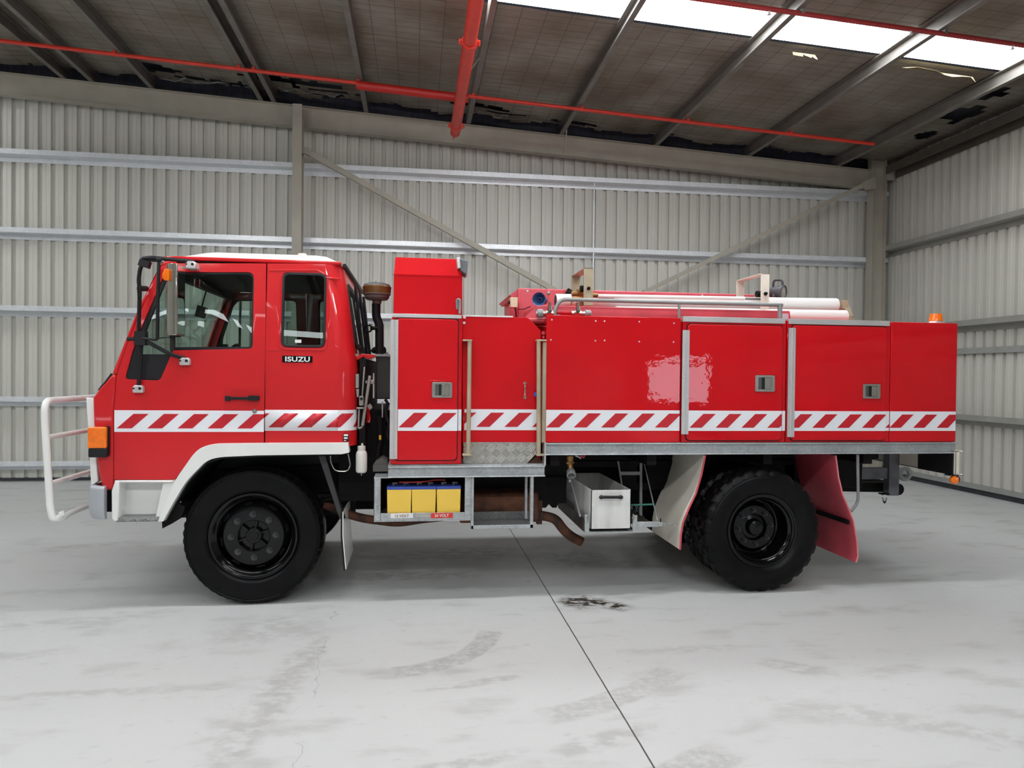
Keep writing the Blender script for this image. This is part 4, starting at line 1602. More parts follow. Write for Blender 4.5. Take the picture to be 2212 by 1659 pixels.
def front_wheel(cx, cy, cz, s):
    w = empty('front_wheel', (cx, cy, cz), TRUCK)
    b = MB()
    front_tyre(b, cx, cy, cz, s)
    build(b, 'tyre', M_RUBBER, w, ang=24)
    b = MB()
    b.lathe([(0.310, 0.008), (0.324, 0.010), (0.328, 0.0), (0.314, -0.008), (0.306, -0.012), (0.296, -0.028), (0.276, -0.040), (0.272, -0.095), (0.262, -0.110), (0.262, -0.22), (0.30, -0.24), (0.33, -0.235)], (cx, cy, cz), (0, s, 0), 64)
    build(b, 'rim', M_BLACKG, w)
    b = MB()   # domed disc with hand holes round its skirt
    n = 64
    b.lathe([(0.264, -0.085), (0.248, -0.055), (0.231, -0.024), (0.219, -0.012), (0.203, -0.009), (0.122, -0.009), (0.117, -0.014), (0.115, -0.055), (0.02, -0.055), (0.001, -0.055)], (cx, cy, cz), (0, s, 0), n)
    build(b, 'wheel_disc', M_BLACKG, w)
    for k in range(8):
        a = 2 * PI * k / 8 + 0.2
        b = MB()
        c0 = Vector((cx + 0.246 * math.cos(a), cy + s * (-0.042), cz + 0.246 * math.sin(a)))
        rad = Vector((math.cos(a), 0, math.sin(a)))
        tng = Vector((-math.sin(a), 0, math.cos(a)))
        nn = (rad * 0.9 + Vector((0, s, 0)) * 0.43).normalized()
        vv = nn.cross(tng)
        ring = [[tuple(c0 + nn * h + tng * 0.034 * math.cos(t) + vv * 0.014 * math.sin(t)) for t in [2 * PI * i / 14 for i in range(14)]] for h in (-0.004, 0.003)]
        b.loft(ring)
        build(b, 'hand_hole', M_CHASSIS, w)
    b = MB()   # free-wheeling hub with ribs
    b.lathe([(0.060, -0.055), (0.060, -0.018), (0.054, -0.010), (0.036, -0.010), (0.034, -0.002), (0.001, 0.0)], (cx, cy, cz), (0, s, 0), 28)
    for k in range(6):
        a = 2 * PI * k / 6 + 0.35
        d = Vector((math.cos(a), 0, math.sin(a)))
        c_ = Vector((cx, cy + s * -0.034, cz))
        b.beam(c_ + d * 0.055, c_ + d * 0.116, 0.014, 0.036, (0, s, 0))
    build(b, 'hub', M_BLACKG, w, bev=0.002)
    wheel_nuts(w, cx, cy + s * -0.009, cz, 0.163, s, 8, 0.03, 0.018)
    return w


def rear_wheel(cx, cy, cz, s):
    w = empty('rear_wheel', (cx, cy, cz), TRUCK)
    b = MB()
    rear_tyre(b, cx, cy, cz, s)
    build(b, 'tyre', M_RUBBER, w, ang=24)
    b = MB()
    rear_tyre(b, cx, cy - s * 0.30, cz, s)
    build(b, 'inner_tyre', M_RUBBER, w, ang=24)
    b = MB()
    b.lathe([(0.282, 0.004), (0.298, 0.006), (0.300, -0.006), (0.284, -0.010), (0.270, -0.016), (0.262, -0.034), (0.246, -0.046), (0.242, -0.12), (0.236, -0.20), (0.205, -0.215), (0.196, -0.185)], (cx, cy, cz), (0, s, 0), 64)
    build(b, 'rim', M_BLACKG, w)
    b = MB()
    b.lathe([(0.240, -0.205), (0.215, -0.205), (0.194, -0.185), (0.186, -0.150), (0.178, -0.142), (0.112, -0.142), (0.108, -0.148), (0.106, -0.20), (0.001, -0.20)], (cx, cy, cz), (0, s, 0), 56)
    build(b, 'wheel_disc', M_BLACKG, w)
    b = MB()
    b.lathe([(0.104, -0.20), (0.100, -0.165), (0.070, -0.160), (0.066, -0.118), (0.058, -0.106), (0.030, -0.102), (0.001, -0.100)], (cx, cy, cz), (0, s, 0), 40)
    build(b, 'hub', M_BLACKG, w)
    for k in range(4):
        a = 2 * PI * k / 4 - 0.75
        b = MB()
        c0 = Vector((cx + 0.206 * math.cos(a), cy + s * -0.195, cz + 0.206 * math.sin(a)))
        t_ = Vector((-math.sin(a), 0, math.cos(a)))
        b.beam(c0 - t_ * .035, c0 + t_ * .035, 0.02, 0.012, (0, s, 0))
        build(b, 'hand_hole', M_CHASSIS, w)
    wheel_nuts(w, cx, cy + s * -0.142, cz, 0.142, s, 8, 0.1, 0.014)
    return w


FX, RX = -1.206, 2.812
front_wheel(FX, 5.555, 0.514, -1)
front_wheel(FX, 2 * YM - 5.555, 0.514, 1)
rear_wheel(RX, 5.455, 0.502, -1)
rear_wheel(RX, 2 * YM - 5.455, 0.502, 1)



# ------------------------------------------------------------------ BODY
ZRT, ZRB = 1.222, 1.128        # tray rail top and bottom
ZT = 2.220                     # top of the lockers
XF0, XF1 = 3.921, 4.530
ZS0, ZS1 = 1.319, 1.482        # reflective band


def rivets(b, pts, y, r=0.007):
    for x, z in pts:
        b.lathe([(r, 0.0), (r * .8, 0.002), (0.001, 0.003)], (x, y, z), (0, -1, 0), 8)


def hinge(parent, x0, x1, z0, z1, y):
    b = MB()
    b.box(x0, x1, y - 0.004, y + 0.001, z0, z1)
    xc = (x0 + x1) / 2
    b.cyl((xc, y - 0.006, z0), (xc, y - 0.006, z1), 0.006, n=8)
    k = int((z1 - z0) / 0.135)
    pts = []
    for i in range(k):
        zz = z0 + 0.05 + i * 0.135
        pts += [(x0 + .014, zz), (x1 - .014, zz - 0.03)]
    rivets(b, pts, y - .004, .006)
    return build(b, 'piano_hinge', M_ALU, parent)


def paddle_latch(parent, x0, x1, z0, z1, y, framed=True):
    b = MB()
    w, h = x1 - x0, z1 - z0
    b.plate(rect(x0, x1, z0, z1, .012), [rect(x0 + .16 * w, x1 - .14 * w, z0 + .14 * h, z1 - .14 * h, .004)], y - .006, y)
    for u in (.12, .88):
        for v in (.07, .93):
            b.cyl((x0 + u * w * .75 + .1 * w, y - .006, z0 + v * h), (x0 + u * w * .75 + .1 * w, y - .008, z0 + v * h), .004, n=8)
    o = build(b, 'door_latch', M_LATCH, parent, bev=0.002)
    b = MB()
    b.box(x0 + .12 * w, x1 - .12 * w, y - .0015, y, z0 + .1 * h, z1 - .1 * h)
    build(b, 'latch_cup', M_LATCHIN, parent)
    b = MB()
    b.box(x0 + .34 * w, x0 + .46 * w, y - .004, y - .001, z0 + .14 * h, z1 - .14 * h)
    build(b, 'latch_slot', M_BLACK, parent)
    b = MB()
    b.plate(rect(x0 + .47 * w, x0 + .85 * w, z0 + .16 * h, z1 - .16 * h, .003), [rect(x0 + .51 * w, x0 + .81 * w, z0 + .22 * h, z1 - .22 * h, .003)], y - .012, y - .003)
    b.box(x0 + .49 * w, x0 + .83 * w, y - .006, y - .003, z0 + .19 * h, z1 - .19 * h)
    build(b, 'latch_paddle', M_CHROME, parent, bev=0.001)
    return o


M_LATCH = mat('latch_chrome', lin(176, 174, 170), 0.22, 0.8, var=0.06)
M_LATCHIN = mat('latch_cup_grey', lin(92, 92, 90), 0.4, 0.5)


def locker_door(parent, x0, x1, z0, z1, y, r=0.035):
    """a raised door in a dark shadow gap"""
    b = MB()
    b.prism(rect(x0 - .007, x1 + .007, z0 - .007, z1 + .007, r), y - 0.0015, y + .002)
    g = build(b, 'door_shadow_gap', M_BLACK, parent)  # black plate behind the door, the gap's shadow put into its colour
    b = MB()
    b.prism(rect(x0, x1, z0, z1, r, 5), y - 0.014, y + .001)
    return build(b, 'locker_door', M_RED, parent, bev=0.006, seg=3)


def rim_frame(parent, x0, x1, z0, z1, y, name='raised_surround', r=0.01):
    b = MB()
    b.plate(rect(x0, x1, z0, z1, r), [rect(x0 + .008, x1 - .008, z0 + .008, z1 - .008, r * .6)], y - .005, y)
    return build(b, name, M_RED, parent, bev=0.002)


# core of the body: water tank and lockers as one box behind the near panels
b = MB()
b.box(1.013, XF1 - .012, YB + .03, YBF, ZRT + .003, 2.205)
core = part(b, 'tank_body', M_RED, bev=0.008)

# --- tall locker next to the cab
ax0, ax1 = -0.187, 0.349
az0, az1 = 1.062, 2.205
b = MB()
b.box(ax0, ax1, YB, YBF, az0, az1)
LA = part(b, 'tall_locker', M_RED, bev=0.008, seg=3)
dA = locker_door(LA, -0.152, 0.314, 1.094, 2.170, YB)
hinge(LA, -0.194, -0.137, 1.106, 2.158, YB - .016)
rim_frame(LA, 0.104, 0.283, 1.556, 1.705, YB - .013)
paddle_latch(LA, 0.120, 0.274, 1.572, 1.690, YB - .014)
PER = 0.091 - -0.129
b = MB()
chevrons(b, -0.134, 0.316, ZS0, ZS1, YB - .014, -0.129, PER)
chevrons(b, 0.321, ax1 - .002, ZS0, ZS1, YB, -0.129, PER)
build(b, 'reflective_stripe', [M_STRIPE, M_CHEV], LA)
b = MB()
b.prism(rect(-0.188, 0.340, 2.178, 2.206), YB - .012, YB + .03)
rivets(b, [(x, 2.192) for x in (-0.167, -0.056, 0.076, 0.209, 0.315)], YB - .012, .004)
build(b, 'top_trim', M_ALU, LA, bev=0.004)
# upper box with a leaning top half
b = MB()
ux0, ux1 = -0.176, 0.347
uz0, uzm, uz1 = az1, 2.504, 2.644
b.prism([(5.46, uz0), (5.46, uzm), (5.52, uz1), (6.9, uz1), (6.9, uz0)], ux0, ux1, 'x')
b.shear(lambda c: (c.x + (0.010 if c.x < 0 else -0.028) * max(0, (c.z - uzm) / (uz1 - uzm)), c.y, c.z))
UB = part(b, 'upper_box', M_RED, bev=0.006, ang=8)
b = MB()
b.box(ux0 - .001, ux1 + .001, 5.457, 5.462, uzm - .004, uzm + .002)
build(b, 'fold_line', M_RED, UB)
b = MB()
b.tube(fillet([(0.308, 5.450, 2.250), (0.303, 5.440, 2.319), (0.317, 5.430, 2.325), (0.326, 5.430, 2.312), (0.325, 5.430, 2.213)], 0.02), 0.010, 8)
b.prism(rect(0.299, 0.315, 2.250, 2.328, .008), 5.45, 5.462)
build(b, 'grab_handle', M_GREYP, UB)
b = MB()
b.prism([(0.298, 2.643), (0.321, 2.647), (0.332, 2.566), (0.305, 2.558)], 5.44, 5.52)
wl = part(b, 'side_work_lamp', M_ALU, bev=0.004)
b = MB()
b.loft([[(0.319, 5.460, 2.644), (0.326, 5.450, 2.547), ((0.326, 5.450, 2.547)[0], 5.60, (0.326, 5.450, 2.547)[2]), ((0.319, 5.460, 2.644)[0], 5.60, (0.319, 5.460, 2.644)[2])],
        [(0.387, 5.420, 2.619), (0.374, 5.410, 2.509), ((0.374, 5.410, 2.509)[0], 5.62, (0.374, 5.410, 2.509)[2]), ((0.387, 5.420, 2.619)[0], 5.62, (0.387, 5.420, 2.619)[2])]])
build(b, 'lamp_housing', mat('lamp_dark_grey', lin(92, 94, 98), .45), wl, bev=0.008)
b = MB()
b.prism([(0.383, 2.617), (0.393, 2.620), (0.382, 2.511), (0.373, 2.514)], 5.43, 5.61)
build(b, 'lamp_lens', mat('lamp_glass', (0.7, 0.7, 0.7), 0.1, 0.3), wl)

# --- middle bay: recessed panel with grab poles, checker kick plate
b = MB()
YM_ = 5.50
b.prism([(0.351, 2.201), (0.865, 2.202), (0.969, 2.099), (0.980, 1.222), (0.950, 1.222), (0.360, 1.223)], YM_, YM_ + .03)
MP = part(b, 'access_panel', M_RED, bev=0.004)
b = MB()
chevrons(b, 0.373, 0.948, ZS0, ZS1, YM_, 0.467 - .001, PER)
build(b, 'reflective_stripe', [M_STRIPE, M_CHEV], MP)
b = MB()
b.box(0.354, 0.744, YM_ - .004, YM_ + .05, 2.200, 2.211)
b.box(0.355, 0.376, YM_ - .006, YM_ + .02, 2.184, 2.209)
b.box(0.355, 0.374, YM_ - .006, YM_ + .02, 2.141, 2.159)
build(b, 'white_edging', M_WHITE, MP)
b = MB()
b.tube(fillet([(0.844, 5.490, 1.687), (0.839, 5.460, 1.666), (0.840, 5.460, 1.597), (0.845, 5.490, 1.575)], .02), .007, 8)
b.cyl((0.845, 5.500, 1.687), (0.843, 5.485, 1.687), .013, n=12)
b.cyl((0.847, 5.500, 1.576), (0.844, 5.485, 1.577), .013, n=12)
build(b, 'pull_handle', M_CHROME, MP)
b = MB()
b.box(0.376, 1.040, 5.86, 7.4, ZRT - .2, 2.158)
part(b, 'pump_bay', M_RED)
b = MB()
b.prism([(0.367, 1.226), (0.948, 1.225), (0.938, 1.135), (0.866, 1.058), (0.369, 1.061)], 5.49, 5.505)
part(b, 'kick_plate', M_CHECK)
for (top_, bot_, flip) in (((0.404, 5.440, 2.006), (0.402, 5.440, 1.140), -1), ((0.940, 5.440, 2.016), (0.950, 5.440, 1.137), 1)):
    b = MB()
    b.cyl(top_, bot_, .0165, n=14)
    b.box(top_[0] - .018 if flip > 0 else top_[0] - .055, top_[0] + .060 if flip > 0 else top_[0] + .018, 5.42, 5.50, top_[2] + .0, top_[2] + .012)
    b.box(bot_[0] - .045 if flip < 0 else bot_[0] - .018, bot_[0] + .022 if flip < 0 else bot_[0] + .05, 5.42, 5.50, bot_[2] - .012, bot_[2])
    part(b, 'grab_pole', M_KHAKI, bev=0.002)
b = MB()
b.box(0.978, 1.005, YB + .005, YB + .05, 1.226, 2.010)
part(b, 'corner_post', M_KHAKI)
b = MB()
b.prism([(0.881, 1.059), (0.951, 1.114), (1.011, 1.055)], 5.52, 5.9)
part(b, 'tray_gusset', M_RUST)
b = MB()
b.lathe([(.0, .03), (.016, .03), (.018, .0)], (0.933, 5.490, 1.601), (-.3, -1, 0), 12)
part(b, 'hose_plug', M_LIDBLUE)
b = MB()
b.tube([(0.877, 5.600, 2.188), (1.027, 5.600, 2.191)], .02, 10)
b.tube([(0.997, 5.550, 2.099), (0.997, 5.550, 2.073)], .016, 10)
b.tube([(0.997, 5.550, 2.062), (0.998, 5.550, 2.044)], .012, 10)
part(b, 'hose_fitting', M_FADED_SHEEN)

# --- large plain side panel
cx0, cx1 = 1.005, 2.094
b = MB()
b.box(cx0, cx1, YB, YB + .03, ZRT + .004, ZT)
SP = part(b, 'side_panel', M_RED, bev=0.004)
b = MB()
rivets(b, [(1.044, 2.185), (1.395, 2.182), (1.466, 2.182), (1.749, 2.184), (2.036, 2.177), (1.038, 2.028), (1.394, 2.027), (1.468, 2.030), (1.751, 2.026), (2.034, 2.027)], YB, .007)
build(b, 'rivet', M_ALU, SP)
b = MB()
chevrons(b, cx0 + .002, cx1 - .002, ZS0, ZS1, YB, 1.008, PER)
build(b, 'reflective_stripe', [M_STRIPE, M_CHEV], SP)

# --- two lockers with hinged doors
for (xa, xb, d0, d1, dz0, dz1, h0, h1, hz0, hz1, l0, l1, lz0, lz1, s0, s1, fr, ph) in (
        (2.112, 2.992, 2.147, 2.956, 1.243, 2.173, 2.102, 2.160, 1.292, 2.124, 2.720, 2.888, 1.638, 1.771, 2.109, 2.974, (2.712, 2.912, .018), 2.170),
        (3.000, 3.917, 3.038, 3.874, 1.242, 2.182, 3.002, 3.063, 1.269, 2.159, 3.664, 3.820, 1.588, 1.708, 3.006, 3.900, (3.649, 3.836, .010), 3.002)):
    b = MB()
    b.box(xa, xb, YB, YB + .06, ZRT + .004, ZT)
    lk = part(b, 'side_locker', M_RED, bev=0.005)
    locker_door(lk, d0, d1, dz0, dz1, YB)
    hinge(lk, h0, h1, hz0, hz1, YB - .015)
    rim_frame(lk, fr[0], fr[1], lz0 - .018, lz1 + .014, YB - .013, r=fr[2])
    paddle_latch(lk, l0, l1, lz0, lz1, YB - .014)
    b = MB()
    chevrons(b, h1 + .001, d1 - .002, ZS0, ZS1, YB - .014, ph, PER)
    chevrons(b, d1 + .008, xb - .001, ZS0, ZS1, YB, ph, PER)
    build(b, 'reflective_stripe', [M_STRIPE, M_CHEV], lk)
    b = MB()
    b.prism(rect(s0, s1, ZT - .028, ZT + .014), YB - .012, YB + .05)
    rivets(b, [(s0 + .03 + k * .2, ZT - .008) for k in range(5)], YB - .012, .004)
    build(b, 'top_trim', M_ALU, lk, bev=0.004)

# --- plain rear corner panel
b = MB()
b.box(XF0, XF1, YB - .004, YBF, ZRT + .004, ZT + .008)
RP = part(b, 'rear_panel', M_RED, bev=0.008, seg=3)
b = MB()
chevrons(b, XF0 + .001, XF1 - .006, ZS0, ZS1, YB - .004, 3.916, PER * .985)
build(b, 'reflective_stripe', [M_STRIPE, M_CHEV], RP)
# beacon on the rear corner
b = MB()
bx, bz = (4.463, 2.235)
b.lathe([(.066, -.01), (.066, .010), (.058, .022), (.0, .024)], (bx, 5.62, ZT + .012), (0, 0, 1), 28)
bc = part(b, 'rear_beacon', M_ALU)
b = MB()
b.lathe([(.056, .022), (.054, .045), (.052, .05), (.050, .072), (.046, .086), (.0, .090)], (bx, 5.62, ZT + .014), (0, 0, 1), 28)
build(b, 'beacon_lens', M_ORANGE, bc)

# --- tray rails
def channel_rail(b, x0, x1, y, z0, z1, d=.05):
    t = .009
    prof = [(y, z0), (y, z0 + t), (y + d - t, z0 + t + .006), (y + d - t, z1 - t - .006), (y, z1 - t), (y, z1), (y + d, z1), (y + d, z0)]
    b.prism(prof, x0, x1, 'x')
    return b


b = MB()
channel_rail(b, 0.999, 4.550, YB - .015, ZRB, ZRT, .045)
RAIL = part(b, 'tray_rail', M_GALV, bev=0.003)
b = MB()
b.box(0.999, 4.550, YB + .03, YBF, ZRT - .02, ZRT + .002)
build(b, 'tray_floor', M_GALV, RAIL)
b = MB()
channel_rail(b, -0.205, 1.003, YB - .02, .962, 1.047, .045)
LR = part(b, 'lower_tray_rail', M_GALV, bev=0.003)
b = MB()
b.box(-0.205, 1.003, YB + .02, YBF, 1.03, 1.058)
build(b, 'tray_floor', M_GALV, LR)
b = MB()
b.box(0.995, 1.008, YB - .01, YB + .08, 1.05, 1.23)
part(b, 'step_down_plate', M_ALU)

# --- battery carrier
b = MB()
zc0, zc1 = 0.632, .962
b.box(-0.309, -0.259, 5.46, 5.47, zc0, 0.958)
b.box(-0.309, -0.309 + .006, 5.46, 6.0, zc0, 0.958)
b.box(0.380, 0.427, 5.46, 5.47, zc0, zc1)
b.box(0.423, 0.428, 5.46, 6.0, zc0, zc1)
b.box(-0.258 + .001, 0.381 - .001, 5.46, 5.468, zc0, 0.689)
b.box(-0.308, 0.428, 5.458, 6.0, zc0 - .007, zc0 - .001)
b.box(-0.311, -0.191, 5.46, 6.0, 0.956, 0.956 + .006)
BC = part(b, 'battery_carrier', M_GALV, bev=0.002)
b = MB()
b.box(-0.309 + .01, 0.423, 5.98, 6.0, zc0, zc1)
build(b, 'carrier_back', M_CHASSIS, BC)
for x_, z_ in ((-0.283, 0.759), (0.403, 0.750)):
    b = MB()
    b.tube([(x_, 5.455, z_ + .035), (x_ + .004, 5.45, z_ + .015), (x_ + .012, 5.45, z_), (x_, 5.45, z_ - .02), (x_ + .002, 5.452, z_ - .05)], .004, 6)
    b.tube([(x_ - .012, 5.45, z_ + .002), (x_ + .012, 5.45, z_ + .002)], .004, 6)
    build(b, 'retaining_clip', M_GALV, BC)
b = MB()
b.box(-0.182, -0.015, 5.457, 5.46, 0.652, 0.686)
p1 = build(b, 'voltage_plate', M_WHITE, BC)
text_mesh('12 VOLT', -0.149, -0.046, 0.660, 0.679, 5.456, 'plate_lettering', mat('plate_grey_ink', lin(120, 72, 72), .5), BC, bold=.012)
b = MB()
b.box(0.122, 0.290, 5.457, 5.46, 0.647, 0.686)
p2 = build(b, 'voltage_plate', mat('plate_red', lin(206, 52, 44), .4), BC)
text_mesh('24 VOLT', 0.150, 0.258, 0.656, 0.678, 5.456, 'plate_lettering', M_WHITE, BC, bold=.016)
b = MB()
b.box(0.003, 0.112, 5.452, 5.46, 0.658, 0.676)
for x_, z_ in ((0.010, 0.670), (0.041, 0.669), (0.069, 0.669), (0.105, 0.668)):
    b.cyl((x_, 5.453, z_), (x_, 5.448, z_), .008, n=8)
build(b, 'bolt_strip', M_CHROME, BC)

# --- side step
b = MB()
zs0 = 0.557
b.box(0.429, 0.450, 5.46, 5.51, zs0, .962)
b.box(0.892, 0.917, 5.46, 5.51, zs0, .962)
b.box(0.430, 0.919, 5.46, 5.466, zs0, 0.585)
b.box(0.875, 0.894, 5.62, 5.66, zs0 + .04, .962)
b.box(0.429, 0.447, 5.62, 5.66, zs0 + .04, .962)
SS = part(b, 'side_step', M_GALV, bev=0.002)
b = MB()
b.loft([[(x, 5.466, zs0 + .004), (x, 5.70, zs0 + .020), (x, 5.70, zs0 + .027), (x, 5.466, zs0 + .011)] for x in (0.453, 0.906)])
b.loft([[(x, 5.70, zs0 + .022), (x, 5.705, zs0 + .085), (x, 5.71, zs0 + .085), (x, 5.71, zs0 + .022)] for x in (0.466, 0.919)])
build(b, 'step_tread', M_CHECKG, SS)

# --- exhaust: silencer, clamp and tail pipe
b = MB()
ye = 5.95
b.tube(fillet([(-0.743, 6.000, 0.665), (-0.481, 6.000, 0.553), (-0.138, 6.000, 0.501), (0.034, 6.000, 0.529), (0.245, 5.950, 0.559)], .12), .036, 12)
EX = part(b, 'exhaust_pipe', M_RUST)
b = MB()
b.prism([(5.74, .60), (5.78, .535), (6.10, .535), (6.14, .60), (6.14, .70), (6.08, .78), (5.80, .78), (5.74, .70)], 0.361, 1.015, 'x')
build(b, 'silencer', M_RUST, EX, bev=.02, seg=3)
b = MB()
b.tube(fillet([(0.991, 5.950, 0.563), (1.087, 5.950, 0.554), (1.192, 5.950, 0.528), (1.257, 5.950, 0.436), (1.323, 5.950, 0.375), (1.425, 5.950, 0.321)], .06, 6), .041, 16)
build(b, 'tail_pipe', M_RUST, EX)
b = MB()
a_, c_ = Vector((1.323, 5.950, 0.375)), Vector((1.425, 5.950, 0.321))
d_ = (c_ - a_).normalized()
b.cyl(tuple(c_ + d_ * .001), tuple(c_ + d_ * .002), .036, n=16)
build(b, 'pipe_bore', M_CHASSIS, EX)
b = MB()
b.box(1.026, 1.070, ye - .03, ye + .03, 0.487, 0.689)
b.box(1.018, 1.074, ye - .045, ye + .045, 0.523, 0.594)
build(b, 'pipe_clamp', M_RUST, EX)

# --- chassis
b = MB()
for y in (6.10, 7.0 - .07):
    b.prism([(-2.2, .92), (-2.2, .78), (-0.3, .74), (1.25, .74), (1.28, .945), (1.80, .945), (1.83, .74), (4.12, .74), (4.12, 1.0), (-0.3, 1.0)], y, y + .075)
for x in (-2.1, -0.4, 0.9, 2.0, 3.4):
    b.box(x - .05, x + .05, 6.1, 7.0, .80, .96)
for x in (0.2, 1.1, 1.9, 2.9, 3.8):
    b.box(x - .04, x + .04, 5.55, 7.55, 1.03, 1.13)
for y in (6.12, 6.94):
    b.box(-0.25, 4.30, y, y + .06, 1.0, 1.13)
CH = part(b, 'chassis_frame', M_CHASSIS, bev=.004)
b = MB()
b.box(-2.0, -0.75, 6.25, 6.85, .52, 1.18)
b.box(-0.75, -0.05, 6.35, 6.8, .55, .95)
build(b, 'engine_block', M_CHASSIS, CH, bev=.03)
b = MB()
b.cyl((FX, 5.75, .50), (FX, 7.35, .50), .075, n=16)
b.ball((FX, 6.75, .50), .17, 16)
b.cyl((RX, 5.7, .50), (RX, 7.4, .50), .09, n=16)
b.ball((RX, 6.55, .50), .23, 16)
b.cyl((-0.1, 6.55, .72), (RX - .2, 6.55, .55), .05, n=12)
b.cyl((-0.3, 6.6, .70), (FX + .15, 6.75, .52), .04, n=12)
build(b, 'axle', M_CHASSIS, CH)
for (xc, L_, zc) in ((FX, .62, .62), (RX, .47, .66)):
    for y in (5.98, 7.06):
        b = MB()
        for k in range(6):
            l = L_ * (1 - .13 * k)
            pts = [(xc + l * t, y, zc + .13 * t * t - .016 * k) for t in [i / 5 - 1 for i in range(11)]]
            b.ribbon([(x, y - .035, z) for x, _, z in pts], [(x, y + .035, z) for x, _, z in pts], .011)
        build(b, 'leaf_spring', M_CHASSIS, CH)
b = MB()     # scalloped underside of a spring hanger by the rail
b.prism([(0.995, 0.880), (1.295, 0.877), (1.281, 0.653), (1.224, 0.654), (1.205, 0.614), (1.168, 0.615), (1.139, 0.647), (1.111, 0.615), (1.071, 0.616), (0.998, 0.649)], 5.98, 6.08)
build(b, 'hanger_bracket', M_CHASSIS, CH)
b = MB()
b.box(0.467, 1.298, 6.02, 6.08, 0.650, 1.13)
b.box(1.321, 2.490, 6.45, 6.55, .60, 1.13)
build(b, 'side_plate', M_CHASSIS, CH)
b = MB()
b.box(-0.314, -0.255, 5.75, 6.05, .70, 1.0)
b.box(-0.62, -0.15, 5.95, 7.3, .70, 1.45)
b.tube(fillet([(-0.699, 5.620, 1.110), (-0.549, 5.620, 0.624)], .01), .018, 8)
build(b, 'subframe', M_CHASSIS, CH)
b = MB()
b.prism([(-0.738, 1.112), (-0.686, 1.112), (-0.547, 0.631), (-0.575, 0.621)], 5.60, 5.64)
build(b, 'diagonal_strut', mat('worn_black', (.03, .03, .032), .45), CH)

# front wheel mud flap, white on its rear face
b = MB()
ff = [(-0.531, 5.600, 0.681), (-0.528, 5.600, 0.502), (-0.491, 5.600, 0.285), (-0.481, 5.600, 0.238)]
xs_ = [-.545, -.545, -.525, -.52]
b.ribbon([(x, 5.58, p[2]) for x, p in zip(xs_, ff)], [(x, 6.18, p[2] - .0) for x, p in zip(xs_, ff)], -.008)
MF = part(b, 'front_mud_flap', M_WHITE)
b = MB()
b.ribbon([(x - .012, 5.575, p[2] - .01) for x, p in zip(xs_, ff)], [(x - .012, 6.17, p[2] - .01) for x, p in zip(xs_, ff)], -.008)
build(b, 'flap_backing', M_BLACK, MF)

# rear mudguards: curved sheets in front of and behind the rear wheels
near = [(2.311, 5.460, 1.118), (2.282, 5.460, 0.965), (2.238, 5.460, 0.812), (2.177, 5.460, 0.686), (2.132, 5.460, 0.575), (2.116, 5.460, 0.482), (2.112, 5.460, 0.366)]
b = MB()
farp = [(x, 6.12, z) for x, y, z in near]
b.ribbon([(x, y + .0, z) for x, y, z in near], farp, -.006)
GM = part(b, 'mudguard', M_CREAM)
b = MB()
b.tube([(x + .004, y, z) for x, y, z in near] + [(near[-1][0] + .004, 6.12, near[-1][2])], .008, 8)
b.ribbon([(x + .014, y, z) for x, y, z in near], [(x + .014, 6.12, z) for x, y, z in near], -.004)
build(b, 'red_edge', M_FADED_SHEEN, GM)
b = MB()
for x_, z_ in ((2.054, 0.539), (2.183, 0.462)):
    b.obox((x_, 5.75, z_), (.006, .014, .03))
build(b, 'fixing_slot', M_BLACK, GM)
near = [(3.447, 5.460, 1.113), (3.475, 5.460, 0.936), (3.515, 5.460, 0.790), (3.571, 5.460, 0.673), (3.614, 5.460, 0.572), (3.647, 5.460, 0.413), (3.661, 5.460, 0.278), (3.646, 5.460, 0.220)]
b = MB()
b.ribbon(near, [(x, 6.10, z) for x, y, z in near], -.008)
GR = part(b, 'mudguard', M_FADED_SHEEN)
b = MB()
b.tube([(x, y - .003, z) for x, y, z in near], .006, 8)
build(b, 'rolled_edge', mat('pale_edge', lin(222, 130, 136), .4), GR)
b = MB()
x_, z_ = (3.620, 0.549)
b.beam((x_ - .02, 5.50, z_), (x_ - .03, 6.1, z_ + .0), .02, .035)
build(b, 'stiffener', M_CHASSIS, GR)
b = MB()
b.tube(fillet([(3.671, 5.500, 1.115), (3.684, 5.500, 0.715), (3.619, 5.500, 0.638)], .10, 6), .0125, 10)
part(b, 'mudguard_stay', M_GREYP)

# --- drain outlet under the rail
b = MB()
b.cyl((1.229, 5.580, 1.106), (1.230, 5.580, 1.039), .032, .026, n=14)
b.cyl((1.230, 5.580, 1.039), (1.234, 5.560, 0.978), .024, n=14)
b.cyl((1.229, 5.580, 1.061), (1.230, 5.580, 1.046), .036, n=6)
DO = part(b, 'drain_outlet', M_BRASS)
b = MB()
q0, q1 = Vector((1.232, 5.560, 0.985)), Vector((1.226, 5.490, 0.947))
b.lathe([(.026, 0), (.036, .006), (.036, .055), (.028, .058), (.026, .02), (.001, .018)], q0, q1 - q0, 18)
b.cyl((1.214, 5.500, 0.928), (1.214, 5.500, 0.909), .009, n=8)
build(b, 'hose_coupling', M_GREYP, DO)
b = MB()
b.tube(fillet([(1.270, 5.560, 1.111), (1.299, 5.540, 1.099), (1.305, 5.530, 1.091)], .01), .006, 8)
build(b, 'valve_lever', M_WHITE, DO)
b = MB()
b.tube([(1.321, 5.600, 1.107), (1.347, 5.580, 1.098)], .014, 8)
build(b, 'tap_handle', M_FADED_SHEEN, DO)

